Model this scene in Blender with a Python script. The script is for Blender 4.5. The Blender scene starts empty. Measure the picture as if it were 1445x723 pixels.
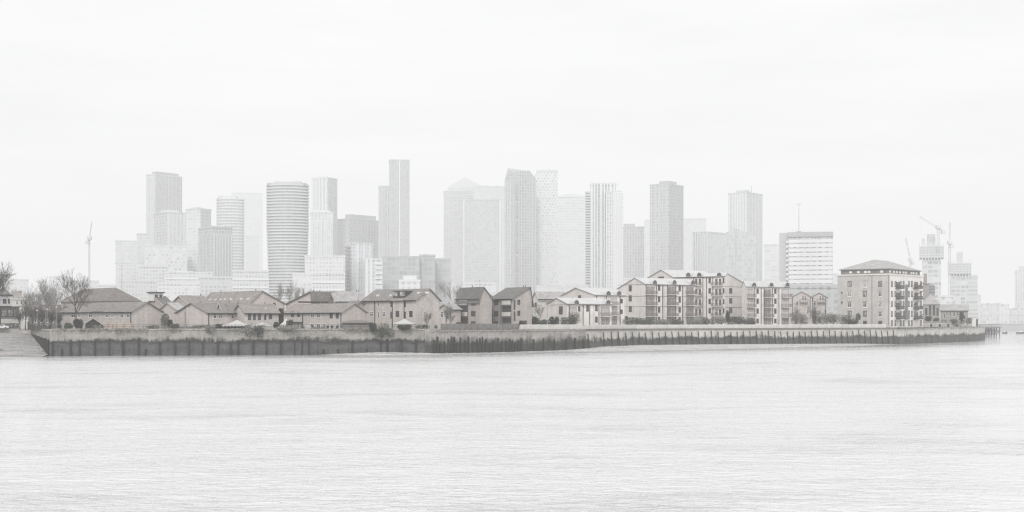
import bpy, math, random
from mathutils import Vector
R = math.radians
SC = bpy.context.scene
COL = SC.collection

# ------------------------------------------------------------------ camera model (metres; +Y looks across the river)
F, CX, HY, CH = 1950.0, 722.5, 455.0, 8.2
SIG, LH, EI = 1.0 / 3500.0, 0.895, 1.02        # haze extinction, haze radiance, mean irradiance on a facade
def X(px, Y): return (px - CX) * Y / F
def Z(py, Y): return CH + (HY - py) * Y / F

def lin(t):
    t = t / 255.0
    return t / 12.92 if t <= 0.04045 else ((t + 0.055) / 1.055) ** 2.4
def alb(t, Y, warm=0.0, e=EI):
    """surface colour that reads as tone t when seen through the haze at distance Y"""
    T = math.exp(-Y * SIG)
    a = (lin(t) - LH * (1 - T)) / T / e
    a = min(0.86, max(0.025, a))
    return (min(.9, a * (1 + warm)), a, a * (1 - warm))

# ------------------------------------------------------------------ materials
def new_mat(name):
    m = bpy.data.materials.new(name); m.use_nodes = True
    nt = m.node_tree; nt.nodes.clear()
    out = nt.nodes.new('ShaderNodeOutputMaterial')
    b = nt.nodes.new('ShaderNodeBsdfPrincipled')
    nt.links.new(b.outputs[0], out.inputs[0])
    return m, nt, b
class N:
    """tiny node-building helper"""
    def __init__(s, nt): s.nt = nt
    def put(s, sock, v):
        if hasattr(v, 'is_linked') or hasattr(v, 'links'): s.nt.links.new(v, sock)
        else: sock.default_value = v
    def math(s, op, a, b=0.0, c=None, clamp=False):
        n = s.nt.nodes.new('ShaderNodeMath'); n.operation = op; n.use_clamp = clamp
        s.put(n.inputs[0], a); s.put(n.inputs[1], b)
        if c is not None: s.put(n.inputs[2], c)
        return n.outputs[0]
    def mix(s, f, a, b, mode='MIX'):
        n = s.nt.nodes.new('ShaderNodeMix'); n.data_type = 'RGBA'; n.blend_type = mode
        s.put(n.inputs[0], f)
        s.put(n.inputs[6], a if not isinstance(a, tuple) else (*a[:3], 1)); s.put(n.inputs[7], b if not isinstance(b, tuple) else (*b[:3], 1))
        return n.outputs[2]
    def coord(s, which='Object'):
        return s.nt.nodes.new('ShaderNodeTexCoord').outputs[which]
    def mapping(s, v, scale=(1, 1, 1), loc=(0, 0, 0), rot=(0, 0, 0)):
        n = s.nt.nodes.new('ShaderNodeMapping'); s.nt.links.new(v, n.inputs[0])
        n.inputs['Location'].default_value = loc; n.inputs['Scale'].default_value = scale; n.inputs['Rotation'].default_value = rot
        return n.outputs[0]
    def noise(s, v, scale=1.0, detail=3.0, rough=0.55, dist=0.0):
        n = s.nt.nodes.new('ShaderNodeTexNoise'); s.nt.links.new(v, n.inputs['Vector'])
        n.inputs['Scale'].default_value = scale; n.inputs['Detail'].default_value = detail; n.inputs['Roughness'].default_value = rough; n.inputs['Distortion'].default_value = dist
        return n.outputs[0]
    def sep(s, v):
        n = s.nt.nodes.new('ShaderNodeSeparateXYZ'); s.nt.links.new(v, n.inputs[0]); return n.outputs
    def comb(s, x, y, z=0.0):
        n = s.nt.nodes.new('ShaderNodeCombineXYZ'); s.put(n.inputs[0], x); s.put(n.inputs[1], y); s.put(n.inputs[2], z); return n.outputs[0]
    def white(s, v):
        n = s.nt.nodes.new('ShaderNodeTexWhiteNoise'); n.noise_dimensions = '3D'; s.nt.links.new(v, n.inputs[0]); return n.outputs[0]
    def ramp(s, v, lo, hi):
        n = s.nt.nodes.new('ShaderNodeMapRange'); s.nt.links.new(v, n.inputs[0])
        n.inputs[1].default_value = lo; n.inputs[2].default_value = hi; n.clamp = True
        return n.outputs[0]
def objpos(n):
    """world-space position, so copies of one mesh do not repeat one pattern"""
    g = n.nt.nodes.new('ShaderNodeNewGeometry'); return g.outputs['Position']

CACHE = {}
def plain(name, c, rough=0.8, spec=0.2, vary=0.25, scale=0.8, fine=0.15, metal=0.0):
    """painted / rendered surface with broad mottling, rain streaks and fine grain"""
    if name in CACHE: return CACHE[name]
    m, nt, b = new_mat(name); n = N(nt); P = objpos(n)
    broad = n.noise(P, scale * 0.35, 4)
    streak = n.noise(n.mapping(P, (1.6, 1.6, 0.12)), scale, 3)
    grain = n.noise(P, 6.0, 2)
    k = n.math('ADD', n.math('MULTIPLY', n.math('SUBTRACT', broad, 0.5), vary * 2), n.math('MULTIPLY', n.math('SUBTRACT', streak, 0.5), vary * 1.6))
    k = n.math('ADD', k, n.math('MULTIPLY', n.math('SUBTRACT', grain, 0.5), fine * 2))
    k = n.math('ADD', k, 1.0)
    mul = nt.nodes.new('ShaderNodeVectorMath'); mul.operation = 'SCALE'
    mul.inputs[0].default_value = c[:3]; nt.links.new(k, mul.inputs['Scale'])
    nt.links.new(mul.outputs[0], b.inputs['Base Color'])
    b.inputs['Roughness'].default_value = rough; b.inputs['Specular IOR Level'].default_value = spec; b.inputs['Metallic'].default_value = metal
    CACHE[name] = m; return m

def tiled(name, c, course=0.35, w=0.9, dark=0.78, vary=0.55):
    """roof covering: courses along the slope (UV in metres) with patchy weathering"""
    if name in CACHE: return CACHE[name]
    m, nt, b = new_mat(name); n = N(nt); uv = n.coord('UV'); u, v, _ = n.sep(uv); P = objpos(n)
    fv = n.math('FRACT', n.math('DIVIDE', v, course))
    line = n.math('LESS_THAN', fv, 0.22)
    cell = n.white(n.comb(n.math('FLOOR', n.math('DIVIDE', u, w)), n.math('FLOOR', n.math('DIVIDE', v, course)), 0.0))
    patch = n.noise(P, 0.5, 6, 0.7)
    k = n.math('ADD', 1.0 - vary * 0.75, n.math('MULTIPLY', patch, vary * 1.1)); k = n.math('ADD', k, n.math('MULTIPLY', cell, vary * 0.5))
    k = n.math('MULTIPLY', k, n.math('SUBTRACT', 1.0, n.math('MULTIPLY', line, 1 - dark)))
    mul = nt.nodes.new('ShaderNodeVectorMath'); mul.operation = 'SCALE'; mul.inputs[0].default_value = c[:3]; nt.links.new(k, mul.inputs['Scale'])
    nt.links.new(mul.outputs[0], b.inputs['Base Color']); b.inputs['Roughness'].default_value = 0.85; b.inputs['Specular IOR Level'].default_value = 0.15
    CACHE[name] = m; return m

def bricks(name, c, mortar, vary=0.3):
    if name in CACHE: return CACHE[name]
    m, nt, b = new_mat(name); n = N(nt); uv = n.coord('UV'); P = objpos(n)
    br = nt.nodes.new('ShaderNodeTexBrick'); nt.links.new(uv, br.inputs[0])
    br.inputs['Scale'].default_value = 1.0; br.inputs['Brick Width'].default_value = 0.45; br.inputs['Row Height'].default_value = 0.15; br.inputs['Mortar Size'].default_value = 0.018
    br.inputs['Color1'].default_value = (*[x * 1.12 for x in c], 1); br.inputs['Color2'].default_value = (*[x * 0.84 for x in c], 1); br.inputs['Mortar'].default_value = (*mortar, 1)
    patch = n.noise(P, 0.3, 5, 0.6); stain = n.noise(n.mapping(P, (1.2, 1.2, 0.15)), 0.8, 3)
    k = n.math('ADD', n.math('MULTIPLY', patch, vary), n.math('MULTIPLY', stain, vary * 0.8)); k = n.math('ADD', k, 1 - vary * 0.9)
    mul = nt.nodes.new('ShaderNodeVectorMath'); mul.operation = 'SCALE'; nt.links.new(br.outputs[0], mul.inputs[0]); nt.links.new(k, mul.inputs['Scale'])
    nt.links.new(mul.outputs[0], b.inputs['Base Color']); b.inputs['Roughness'].default_value = 0.9; b.inputs['Specular IOR Level'].default_value = 0.1
    CACHE[name] = m; return m

def facade(tw, tg, Y, du=3.0, dv=3.6, fu=0.25, fv=0.35, vary=0.25, stagger=0.0, grad=0.12):
    """cladding grid of a tall building: frame tone tw, glass tone tg (as seen through the haze at Y), UV in metres"""
    key = ('fac', tw, tg, round(Y, -2), du, dv, fu, fv, vary, stagger)
    tw, tg = soften(tw), soften(tg); mid = (tw + tg) / 2; kq = .66 if Y > 1400 else .85; tw, tg = mid + (tw - mid) * kq, mid + (tg - mid) * kq  # contrast pulled in with distance: part of the haze put into colour
    if key in CACHE: return CACHE[key]
    m, nt, b = new_mat('tower_cladding'); n = N(nt); u, v, _ = n.sep(n.coord('UV'))
    iv = n.math('FLOOR', n.math('DIVIDE', v, dv))
    uu = n.math('DIVIDE', u, du)
    if stagger: uu = n.math('ADD', uu, n.math('MULTIPLY', iv, stagger))
    iu = n.math('FLOOR', uu)
    mask = n.math('MAXIMUM', n.math('LESS_THAN', n.math('FRACT', uu), fu), n.math('LESS_THAN', n.math('FRACT', n.math('DIVIDE', v, dv)), fv))
    rnd = n.white(n.comb(iu, iv, 3.3))
    big = n.noise(n.mapping(n.coord('UV'), (0.02, 0.008, 1)), 1.0, 3)  # broad tone drift, painting sky reflections onto the glazing
    k = n.math('ADD', 1 - vary * 0.5, n.math('MULTIPLY', rnd, vary))
    k = n.math('ADD', k, n.math('MULTIPLY', n.math('SUBTRACT', big, 0.5), grad * 2))
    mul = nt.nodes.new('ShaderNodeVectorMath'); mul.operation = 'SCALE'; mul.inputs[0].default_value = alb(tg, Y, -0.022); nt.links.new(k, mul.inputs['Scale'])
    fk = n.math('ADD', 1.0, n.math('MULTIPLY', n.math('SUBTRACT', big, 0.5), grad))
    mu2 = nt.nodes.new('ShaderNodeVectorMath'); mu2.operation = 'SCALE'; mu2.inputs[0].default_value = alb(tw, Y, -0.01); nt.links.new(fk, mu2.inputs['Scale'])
    nt.links.new(n.mix(mask, mul.outputs[0], mu2.outputs[0]), b.inputs['Base Color'])
    b.inputs['Roughness'].default_value = 0.45; b.inputs['Specular IOR Level'].default_value = 0.2
    CACHE[key] = m; return m
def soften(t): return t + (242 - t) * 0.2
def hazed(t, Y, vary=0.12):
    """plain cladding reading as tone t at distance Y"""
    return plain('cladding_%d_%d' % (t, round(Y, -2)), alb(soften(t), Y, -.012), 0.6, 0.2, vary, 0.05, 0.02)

def glass(name, c=(0.05, 0.055, 0.06)):
    if name in CACHE: return CACHE[name]
    m, nt, b = new_mat(name); n = N(nt); P = objpos(n)
    k = n.noise(P, 0.9, 2)
    nt.links.new(n.mix(n.ramp(k, 0.42, 0.62), c, tuple(x * 2.4 for x in c)), b.inputs['Base Color'])
    b.inputs['Roughness'].default_value = 0.12; b.inputs['Specular IOR Level'].default_value = 0.25
    CACHE[name] = m; return m

M = dict(
    brick=bricks('pink_brick', (.55, .50, .472), (.60, .57, .55), .5),
    brick_b=bricks('pale_brick', (.60, .545, .52), (.63, .6, .58), .5),
    brick_f=bricks('brown_brick', (.46, .415, .39), (.52, .49, .47), .5),
    brick_y=bricks('stock_brick', (.54, .515, .492), (.60, .585, .57), .55),
    brick_d=bricks('dark_stock_brick', (.36, .335, .32), (.40, .38, .36)),
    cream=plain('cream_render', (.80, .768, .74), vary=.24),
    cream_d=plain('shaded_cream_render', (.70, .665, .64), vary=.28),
    pale=plain('pale_rendered_wall', (.76, .73, .70), vary=.14),
    roof=tiled('grey_concrete_tiles', (.255, .242, .235)),
    roof_b=tiled('brown_grey_tiles', (.225, .208, .20)),
    roof_m=tiled('weathered_red_grey_tiles', (.30, .275, .262), course=.4, vary=.6),
    roof_g=tiled('dark_slate_tiles', (.19, .185, .182), course=.3, vary=.5),
    roof_l=tiled('light_grey_tiles', (.44, .43, .425)),
    metal=plain('pale_standing_seam_metal', (.60, .60, .60), rough=.45, spec=.4, vary=.2),
    white=plain('white_paint', (.80, .79, .78), vary=.08),
    black=plain('black_iron', (.035, .035, .037), vary=.3, rough=.6),
    dark=plain('dark_stained_timber', (.075, .072, .07), vary=.5, scale=2),
    timber=plain('weathered_light_timber', (.55, .47, .41), vary=.25, scale=2),
    timber_d=plain('grey_fence_timber', (.22, .21, .205), vary=.35, scale=2),
    pile=plain('tarred_timber', (.042, .043, .041), vary=.6, scale=1.5),
    red=plain('faded_red_paint', (.24, .205, .205), vary=.2),
    glass=glass('window_glass'), glass_l=glass('curtained_window_glass', (.2, .2, .2)),
    bark=plain('grey_bark', (.085, .08, .075), vary=.5, scale=3),
    bark_l=plain('pale_twig_bark', (.28, .265, .25), vary=.4, scale=3),
    bark_m=plain('brown_twig_bark', (.16, .15, .14), vary=.4, scale=3),
    recess=plain('shaded_recess_render', (.43, .40, .39), vary=.35),
    iron=plain('weathered_iron', (.10, .10, .10), vary=.3),
    canvas=plain('white_canvas', (.53, .53, .525), vary=.08),
    steel=plain('galvanised_steel', (.32, .32, .325), rough=.5, spec=.4, vary=.15),
    rubber=plain('black_rubber', (.03, .03, .03)),
    parapet=plain('pale_boarded_concrete', (.66, .645, .62), vary=.25, scale=1.2),
)
def leaf_mat(name, c):
    m, nt, b = new_mat(name); n = N(nt); P = objpos(n)
    k = n.noise(P, 1.6, 3); j = n.noise(P, 9.0, 2)
    k = n.math('ADD', n.math('MULTIPLY', k, 0.7), n.math('MULTIPLY', j, 0.5))
    nt.links.new(n.mix(n.ramp(k, 0.35, 0.85), tuple(x * 0.6 for x in c), tuple(x * 1.35 for x in c)), b.inputs['Base Color'])
    b.inputs['Roughness'].default_value = 0.8; b.inputs['Specular IOR Level'].default_value = 0.1
    return m
M['leaf'] = leaf_mat('evergreen_leaves', (.16, .165, .145))
M['leaf_l'] = leaf_mat('grey_green_leaves', (.31, .30, .275))
M['leaf_d'] = leaf_mat('dark_evergreen_leaves', (.085, .09, .08))

# ------------------------------------------------------------------ mesh building
class MB:
    def __init__(s): s.v = []; s.f = []; s.uv = []; s.mi = []
    def poly(s, pts, m=0):
        i = len(s.v); P = [Vector(p) for p in pts]; s.v += [tuple(p) for p in P]; s.f.append(tuple(range(i, i + len(P)))); s.mi.append(m)
        nrm = Vector((0, 0, 0))
        for a in range(1, len(P) - 1): nrm += (P[a] - P[0]).cross(P[a + 1] - P[0])
        if nrm.length > 0: nrm.normalize()
        t = Vector((0, 0, 1)).cross(nrm)
        t = Vector((1, 0, 0)) if t.length < 1e-3 else t.normalized()
        b = nrm.cross(t)
        s.uv += [(p.dot(t), p.dot(b)) for p in P]
    def box(s, x0, x1, y0, y1, z0, z1, m=0, top=True, bottom=True):
        a, b, c, d = (x0, y0), (x1, y0), (x1, y1), (x0, y1)
        for p, q in ((a, b), (b, c), (c, d), (d, a)): s.poly([(*p, z0), (*q, z0), (*q, z1), (*p, z1)], m)
        if top: s.poly([(*a, z1), (*b, z1), (*c, z1), (*d, z1)], m)
        if bottom: s.poly([(*d, z0), (*c, z0), (*b, z0), (*a, z0)], m)
    def hexa(s, lo, hi, m=0, side=None):
        """eight corners: lo = four bottom points ccw, hi = four top points"""
        for i in range(4):
            j = (i + 1) % 4; s.poly([lo[i], lo[j], hi[j], hi[i]], m if side is None else side[i])
        s.poly(hi, m); s.poly(lo[::-1], m)
    def tube(s, p, q, r0, r1=None, n=5, m=0, caps=True):
        p, q = Vector(p), Vector(q); r1 = r0 if r1 is None else r1
        d = (q - p)
        if d.length < 1e-6: return
        d.normalize(); a = d.orthogonal().normalized(); b = d.cross(a)
        A = [p + (a * math.cos(2 * math.pi * k / n) + b * math.sin(2 * math.pi * k / n)) * r0 for k in range(n)]
        B = [q + (a * math.cos(2 * math.pi * k / n) + b * math.sin(2 * math.pi * k / n)) * r1 for k in range(n)]
        i = len(s.v); s.v += [tuple(x) for x in A + B]
        for k in range(n):
            j = (k + 1) % n; s.f.append((i + k, i + j, i + n + j, i + n + k)); s.mi.append(m); s.uv += [(0, 0)] * 4
        if caps and n > 3: s.poly(A[::-1], m); s.poly(B, m)
    def build(s, name, mats, parent=None):
        me = bpy.data.meshes.new(name); me.from_pydata(s.v, [], s.f)
        if not isinstance(mats, (list, tuple)): mats = [mats]
        for m in mats: me.materials.append(m)
        if len(mats) > 1: me.polygons.foreach_set('material_index', s.mi)
        u = me.uv_layers.new(name='UVMap'); flat = [c for x in s.uv for c in x]
        if len(flat) == len(u.data) * 2: u.data.foreach_set('uv', flat)
        me.update()
        return link(name, me, parent)
def link(name, me, parent=None, loc=None, rz=None):
    o = bpy.data.objects.new(name, me); COL.objects.link(o)
    if parent is not None: o.parent = parent
    if loc is not None: o.location = loc
    if rz is not None: o.rotation_euler = (0, 0, rz)
    return o
def tag(o, label, cat, group=None, kind=None):
    o['label'] = label; o['category'] = cat
    if group: o['group'] = group
    if kind: o['kind'] = kind
    return o
def thing(name, label, cat, loc=(0, 0, 0), rz=0.0, group=None):
    o = bpy.data.objects.new(name, None); COL.objects.link(o); o.location = loc; o.rotation_euler = (0, 0, rz); o.empty_display_size = 1
    return tag(o, label, cat, group)
def structure(o): o['kind'] = 'structure'; return o

WIN = {}
def window_meshes(w, h, style):
    w, h = round(w, 1), round(h, 1); k = (w, h, style)
    if k in WIN: return WIN[k]
    fm = M['white'] if style in ('w', 'wl') else (M['red'] if style == 'r' else M['dark'])
    t = 0.1 if min(w, h) < 1.0 else 0.13
    f = MB(); d0, d1 = -0.09, 0.05
    f.box(-w/2, w/2, d0, d1, -h/2 - .08, -h/2 + t); f.box(-w/2, w/2, d0, d1, h/2 - t, h/2)
    f.box(-w/2, -w/2 + t, d0 + .01, d1, -h/2 + t, h/2 - t); f.box(w/2 - t, w/2, d0 + .01, d1, -h/2 + t, h/2 - t)
    if w > 1.0: f.box(-t/2.5, t/2.5, d0 + .02, d1, -h/2 + t, h/2 - t)
    if style in ('w', 'd') and h > 1.2: f.box(-w/2 + t, w/2 - t, d0 + .025, d1, h * .12 - .05, h * .12 + .05)
    fo = f.build('window', fm); fme = fo.data; bpy.data.objects.remove(fo)
    p = MB(); p.box(-w/2 + t*.8, w/2 - t*.8, -0.03, 0.04, -h/2 + t*.8, h/2 - t*.8)
    po = p.build('pane', M['glass_l'] if style in ('wl', 'dl') else M['glass']); pme = po.data; bpy.data.objects.remove(po)
    WIN[k] = (fme, pme); return WIN[k]
BAL = {}
def balcony_meshes(w, d, style):
    k = (round(w, 1), round(d, 1), style)
    if k in BAL: return BAL[k]
    w, d = k[0], k[1]
    s = MB(); s.box(-w/2, w/2, -d, 0.02, -.2, 0); so = s.build('balcony', M['cream_d'] if style == 'red' else M['black']); sm = so.data; bpy.data.objects.remove(so)
    r = MB(); h = 1.1
    r.box(-w/2, w/2, -d - .03, -d + .04, h - .07, h); r.box(-w/2 - .03, -w/2 + .04, -d, 0, h - .07, h); r.box(w/2 - .04, w/2 + .03, -d, 0, h - .07, h)
    r.box(-w/2, w/2, -d - .03, -d + .04, .05, .12)
    n = max(4, int(w / .22))
    for i in range(n + 1):
        x = -w/2 + w * i / n; r.box(x - .03, x + .03, -d - .02, -d + .03, 0, h - .07)
    for i in range(1, 5):
        for x in (-w/2, w/2): r.box(x - .02, x + .02, -d + d * i / 5 - .03, -d + d * i / 5 + .03, 0, h - .07)
    ro = r.build('railing', M['red'] if style == 'red' else M['iron']); rm = ro.data; bpy.data.objects.remove(ro)
    BAL[k] = (sm, rm); return BAL[k]
DOR = {}
def dormer_meshes(r, d):
    k = (round(r, 2), round(d, 1))
    if k in DOR: return DOR[k]
    r, d = k; n = 10
    s = MB(); pts = [(-math.cos(math.pi * i / n) * r, math.sin(math.pi * i / n) * r) for i in range(n + 1)]
    pts = [(-r, -.5)] + pts + [(r, -.5)]
    for a, b in zip(pts, pts[1:]): s.poly([(a[0], 0, a[1]), (a[0], d, a[1]), (b[0], d, b[1]), (b[0], 0, b[1])])
    s.poly([(p[0], 0, p[1]) for p in pts][::-1]); so = s.build('dormer', M['metal']); sm = so.data; bpy.data.objects.remove(so)
    g = MB(); q = r * .8; gp = [(-math.cos(math.pi * i / n) * q, math.sin(math.pi * i / n) * q) for i in range(n + 1)]
    gp = [(-q, -.35)] + gp + [(q, -.35)]; g.poly([(p[0], -.04, p[1]) for p in gp][::-1])
    for p in gp[1:-1:3]: g.tube((0, -.06, -.1), (p[0], -.06, p[1]), .05, .05, 4, 1)
    for a, b in zip(gp, gp[1:]): g.tube((a[0], -.06, a[1]), (b[0], -.06, b[1]), .07, .07, 4, 1)
    go = g.build('dormer_window', [M['glass'], M['red']]); gm = go.data; bpy.data.objects.remove(go)
    DOR[k] = (sm, gm); return DOR[k]

# ------------------------------------------------------------------ buildings: near corner on the ground, one wall to the right ('f'), one to the left ('l')
GZ = 6.2
class Bld:
    def __init__(s, name, label, cat, pc, Y, a=None, pr=None, pl=None, L=None, W=None, zb=GZ, group=None):
        s.front = a is None
        s.a = -math.atan((pc - CX) / F) if a is None else R(a)
        s.Y0, s.X0, s.zb = Y, X(pc, Y), zb
        s.dirs = {'f': (math.cos(s.a), math.sin(s.a)), 'l': (-math.sin(s.a), math.cos(s.a))}
        s.L = L if L is not None else s.u('f', pr)
        s.W = W if W is not None else s.u('l', pl)
        s.root = thing(name, label, cat, (s.X0, Y, zb), s.a, group)
    def u(s, wall, px):
        dx, dy = s.dirs[wall]; p = px - CX
        return (p * s.Y0 - F * s.X0) / (F * dx - p * dy)
    def depth(s, x, y):
        return s.Y0 + x * s.dirs['f'][1] + y * s.dirs['l'][1]
    def z(s, py, x=0.0, y=0.0): return Z(py, s.depth(x, y)) - s.zb
    def wz(s, wall, u, py): return s.z(py, *((u, 0) if wall == 'f' else (0, u)))
    def place(s, wall, u, z): return ((u, 0, z), 0.0) if wall == 'f' else ((0, u, z), -math.pi / 2)
    def windows(s, wall, items, style='w', wpx=5, hpx=7):
        for it in items:
            px, py = it[0], it[1]; w = it[2] if len(it) > 2 else wpx; h = it[3] if len(it) > 3 else hpx
            st = it[4] if len(it) > 4 else style
            u0, u1 = sorted((s.u(wall, px - w / 2), s.u(wall, px + w / 2))); u = (u0 + u1) / 2
            z0, z1 = s.wz(wall, u, py + h / 2), s.wz(wall, u, py - h / 2)
            fm, pm = window_meshes(max(.5, u1 - u0), max(.6, z1 - z0), st)
            loc, rz = s.place(wall, u, (z0 + z1) / 2)
            o = link('window', fm, s.root, loc, rz); link('pane', pm, o)
    def balcony(s, wall, px, py, wpx, style='red', d=1.4):
        u0, u1 = sorted((s.u(wall, px - wpx / 2), s.u(wall, px + wpx / 2))); u = (u0 + u1) / 2
        sm, rm = balcony_meshes(u1 - u0, d, style); loc, rz = s.place(wall, u, s.wz(wall, u, py))
        o = link('balcony', sm, s.root, loc, rz); link('railing', rm, o)
    def dormer(s, wall, px, py, rpx, d=3.2):
        u = s.u(wall, px); r = rpx * s.depth(*((u, 0) if wall == 'f' else (0, u))) / F
        sm, gm = dormer_meshes(r, d); loc, rz = s.place(wall, u, s.wz(wall, u, py))
        loc = (loc[0], loc[1] - .62, loc[2]) if wall == 'f' else (loc[0] - .62, loc[1], loc[2])
        o = link('dormer', sm, s.root, loc, rz); link('dormer_window', gm, o)
    def strip(s, name, wall, px0, px1, py0, py1, mat, d=0.12):
        """a shallow box on a wall, given by its outline"""
        u0, u1 = sorted((s.u(wall, px0), s.u(wall, px1))); um = (u0 + u1) / 2
        z0, z1 = sorted((s.wz(wall, um, py0), s.wz(wall, um, py1)))
        b = MB()
        if wall == 'f': b.box(u0, u1, -d, .03, z0, z1)
        else: b.box(-d, .03, u0, u1, z0, z1)
        return b.build(name, mat, s.root)
    def walls(s, ze, mat, lmat=None, gable=None, zr=None, rf=.5, ze2=None, name='wall', z0=-1.0):
        L, W = s.L, s.W; ze2 = ze if ze2 is None else ze2; b = MB()
        if gable == 'l':
            f = [(0, 0, z0), (L, 0, z0), (L, 0, ze), (0, 0, ze)]; k = [(L, W, z0), (0, W, z0), (0, W, ze2), (L, W, ze2)]
            e0 = [(0, W, z0), (0, 0, z0), (0, 0, ze), (0, W * rf, zr), (0, W, ze2)]; e1 = [(L, 0, z0), (L, W, z0), (L, W, ze2), (L, W * rf, zr), (L, 0, ze)]
            b.poly(f); b.poly(k); b.poly(e0, 1); b.poly(e1)
        elif gable == 'f':
            b.poly([(0, 0, z0), (L, 0, z0), (L, 0, ze2), (L * rf, 0, zr), (0, 0, ze)]); b.poly([(L, W, z0), (0, W, z0), (0, W, ze), (L * rf, W, zr), (L, W, ze2)])
            b.poly([(0, W, z0), (0, 0, z0), (0, 0, ze), (0, W, ze)], 1); b.poly([(L, 0, z0), (L, W, z0), (L, W, ze2), (L, 0, ze2)])
        else:
            b.poly([(0, 0, z0), (L, 0, z0), (L, 0, ze), (0, 0, ze)]); b.poly([(L, 0, z0), (L, W, z0), (L, W, ze), (L, 0, ze)])
            b.poly([(L, W, z0), (0, W, z0), (0, W, ze), (L, W, ze)]); b.poly([(0, W, z0), (0, 0, z0), (0, 0, ze), (0, W, ze)], 1); b.poly([(0, 0, ze), (L, 0, ze), (L, W, ze), (0, W, ze)])
        s.ze = ze
        return b.build(name, [mat, lmat or mat], s.root)
    def roof(s, kind, ze, zr, mat, verge=None, rf=.5, ze2=None, o=.35, t=.22, inset=None, name='roof'):
        L, W = s.L, s.W; ze2 = ze if ze2 is None else ze2; e = .02; b = MB()
        def slab(y0, z0, y1, z1, along, axis):
            A = [(-o, y0, z0 + e), (along + o, y0, z0 + e), (along + o, y1, z1 + e), (-o, y1, z1 + e)]
            if axis == 'y': A = [(p[1], p[0], p[2]) for p in A][::-1]
            b.hexa(A, [(p[0], p[1], p[2] + t) for p in A], 0, (0, 1, 0, 1) if axis == 'x' else (1, 0, 1, 0))
        if kind == 'l':
            g0 = (zr - ze) / (W * rf); g1 = (zr - ze2) / (W * (1 - rf))
            slab(-o, ze - o * g0, W * rf, zr, L, 'x'); slab(W * rf, zr, W + o, ze2 - o * g1, L, 'x')
        elif kind == 'f':
            g0 = (zr - ze) / (L * rf); g1 = (zr - ze2) / (L * (1 - rf)) if rf < 1 else 0
            slab(-o, ze - o * g0, L * rf, zr, W, 'y')
            if rf < .99: slab(L * rf, zr, L + o, ze2 - o * g1, W, 'y')
        elif kind == 'hip':
            i = inset if inset is not None else min(L, W) / 2
            q = [(-o, -o, ze), (L + o, -o, ze), (L + o, W + o, ze), (-o, W + o, ze)]; q2 = [(p[0], p[1], p[2] + t) for p in q]
            for k in range(4): b.poly([q[k], q[(k + 1) % 4], q2[(k + 1) % 4], q2[k]], 1)
            b.poly(q[::-1])
            if L >= W: r0, r1 = (i, W / 2, zr), (L - i, W / 2, zr); b.poly([q2[0], q2[1], r1, r0]); b.poly([q2[1], q2[2], r1]); b.poly([q2[2], q2[3], r0, r1]); b.poly([q2[3], q2[0], r0])
            else: r0, r1 = (L / 2, i, zr), (L / 2, W - i, zr); b.poly([q2[0], q2[1], r0]); b.poly([q2[1], q2[2], r1, r0]); b.poly([q2[2], q2[3], r1]); b.poly([q2[3], q2[0], r0, r1])
        elif kind == 'flat': b.box(-o, L + o, -o, W + o, ze + e, ze + t)
        return b.build(name, [mat, verge or mat], s.root)
    def block(s, name, x0, x1, y0, y1, z0, z1, mat):
        b = MB(); b.box(x0, x1, y0, y1, z0, z1); return b.build(name, mat, s.root)

def house(label, pc, Y, a, pr, pl, ye, yr, gable, wall, roof, name='terraced_house', cat='house', verge=None, rf=.5, ye2=None, group=None, L=None, W=None, t=.22, o=.5, lmat=None, gut='black'):
    B = Bld(name, label, cat, pc, Y, a, pr, pl, L, W, group=group)
    ze = B.z(ye); ax = (0, B.W * rf) if gable == 'l' else (B.L * rf, 0)
    zr = B.z(yr, *ax) if gable in ('l', 'f') else B.z(yr, B.L / 2, B.W / 2)
    ze2 = None if ye2 is None else (B.z(ye2, 0, B.W) if gable == 'l' else B.z(ye2, B.L, 0))
    B.zr = zr
    B.walls(ze, wall, lmat, gable if gable in ('l', 'f') else None, zr, rf, ze2)
    B.roof(gable, ze, zr, roof, verge, rf, ze2, o=o, t=t)
    if gable in ('l', 'f'):
        g = MB(); o2 = o
        if gable == 'l': g.tube((-o2, -o - .06, ze - .15), (B.L + o2, -o - .06, ze - .15), 0.13, n=5)
        else: g.tube((-o - .06, -o2, ze - .15), (-o - .06, B.W + o2, ze - .15), .13, n=5)
        g.build('gutter', M[gut], B.root)  # real gutter, made thick and dark to double as the eaves shadow line
    return B

def tower(label, pc, Y, pr, yt, mat, pl=None, a=None, lmat=None, W=34.0, name='office_tower', cat='tower', group=None, cap=None, zb=GZ):
    if pl is not None and a is None: a = 38
    B = Bld(name, label, cat, pc, Y, a, pr, pl, None, W if pl is None else None, zb=zb, group=group)
    B.top = B.z(yt)
    B.walls(B.top, mat, lmat, name='shaft')
    b = MB(); e = .25   # parapet upstand around the roof edge
    L, W_ = B.L, B.W
    b.box(-e, L + e, -e, 0.6, B.top, B.top + 1.6); b.box(-e, L + e, W_ - .6, W_ + e, B.top, B.top + 1.6)
    b.box(-e, .6, .6, W_ - .6, B.top, B.top + 1.6); b.box(L - .6, L + e, .6, W_ - .6, B.top, B.top + 1.6)
    b.build('parapet', cap or lmat or mat, B.root)
    return B
def plant(B, px0, px1, py, mat, depth=(.3, .7), name='plant_room'):
    """a box on the roof between two sight lines"""
    u0, u1 = B.u('f', px0), B.u('f', px1)
    B.block(name, u0, u1, B.W * depth[0], B.W * depth[1], B.top - .5, B.z(py, (u0 + u1) / 2, B.W * depth[0]), mat)
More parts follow.
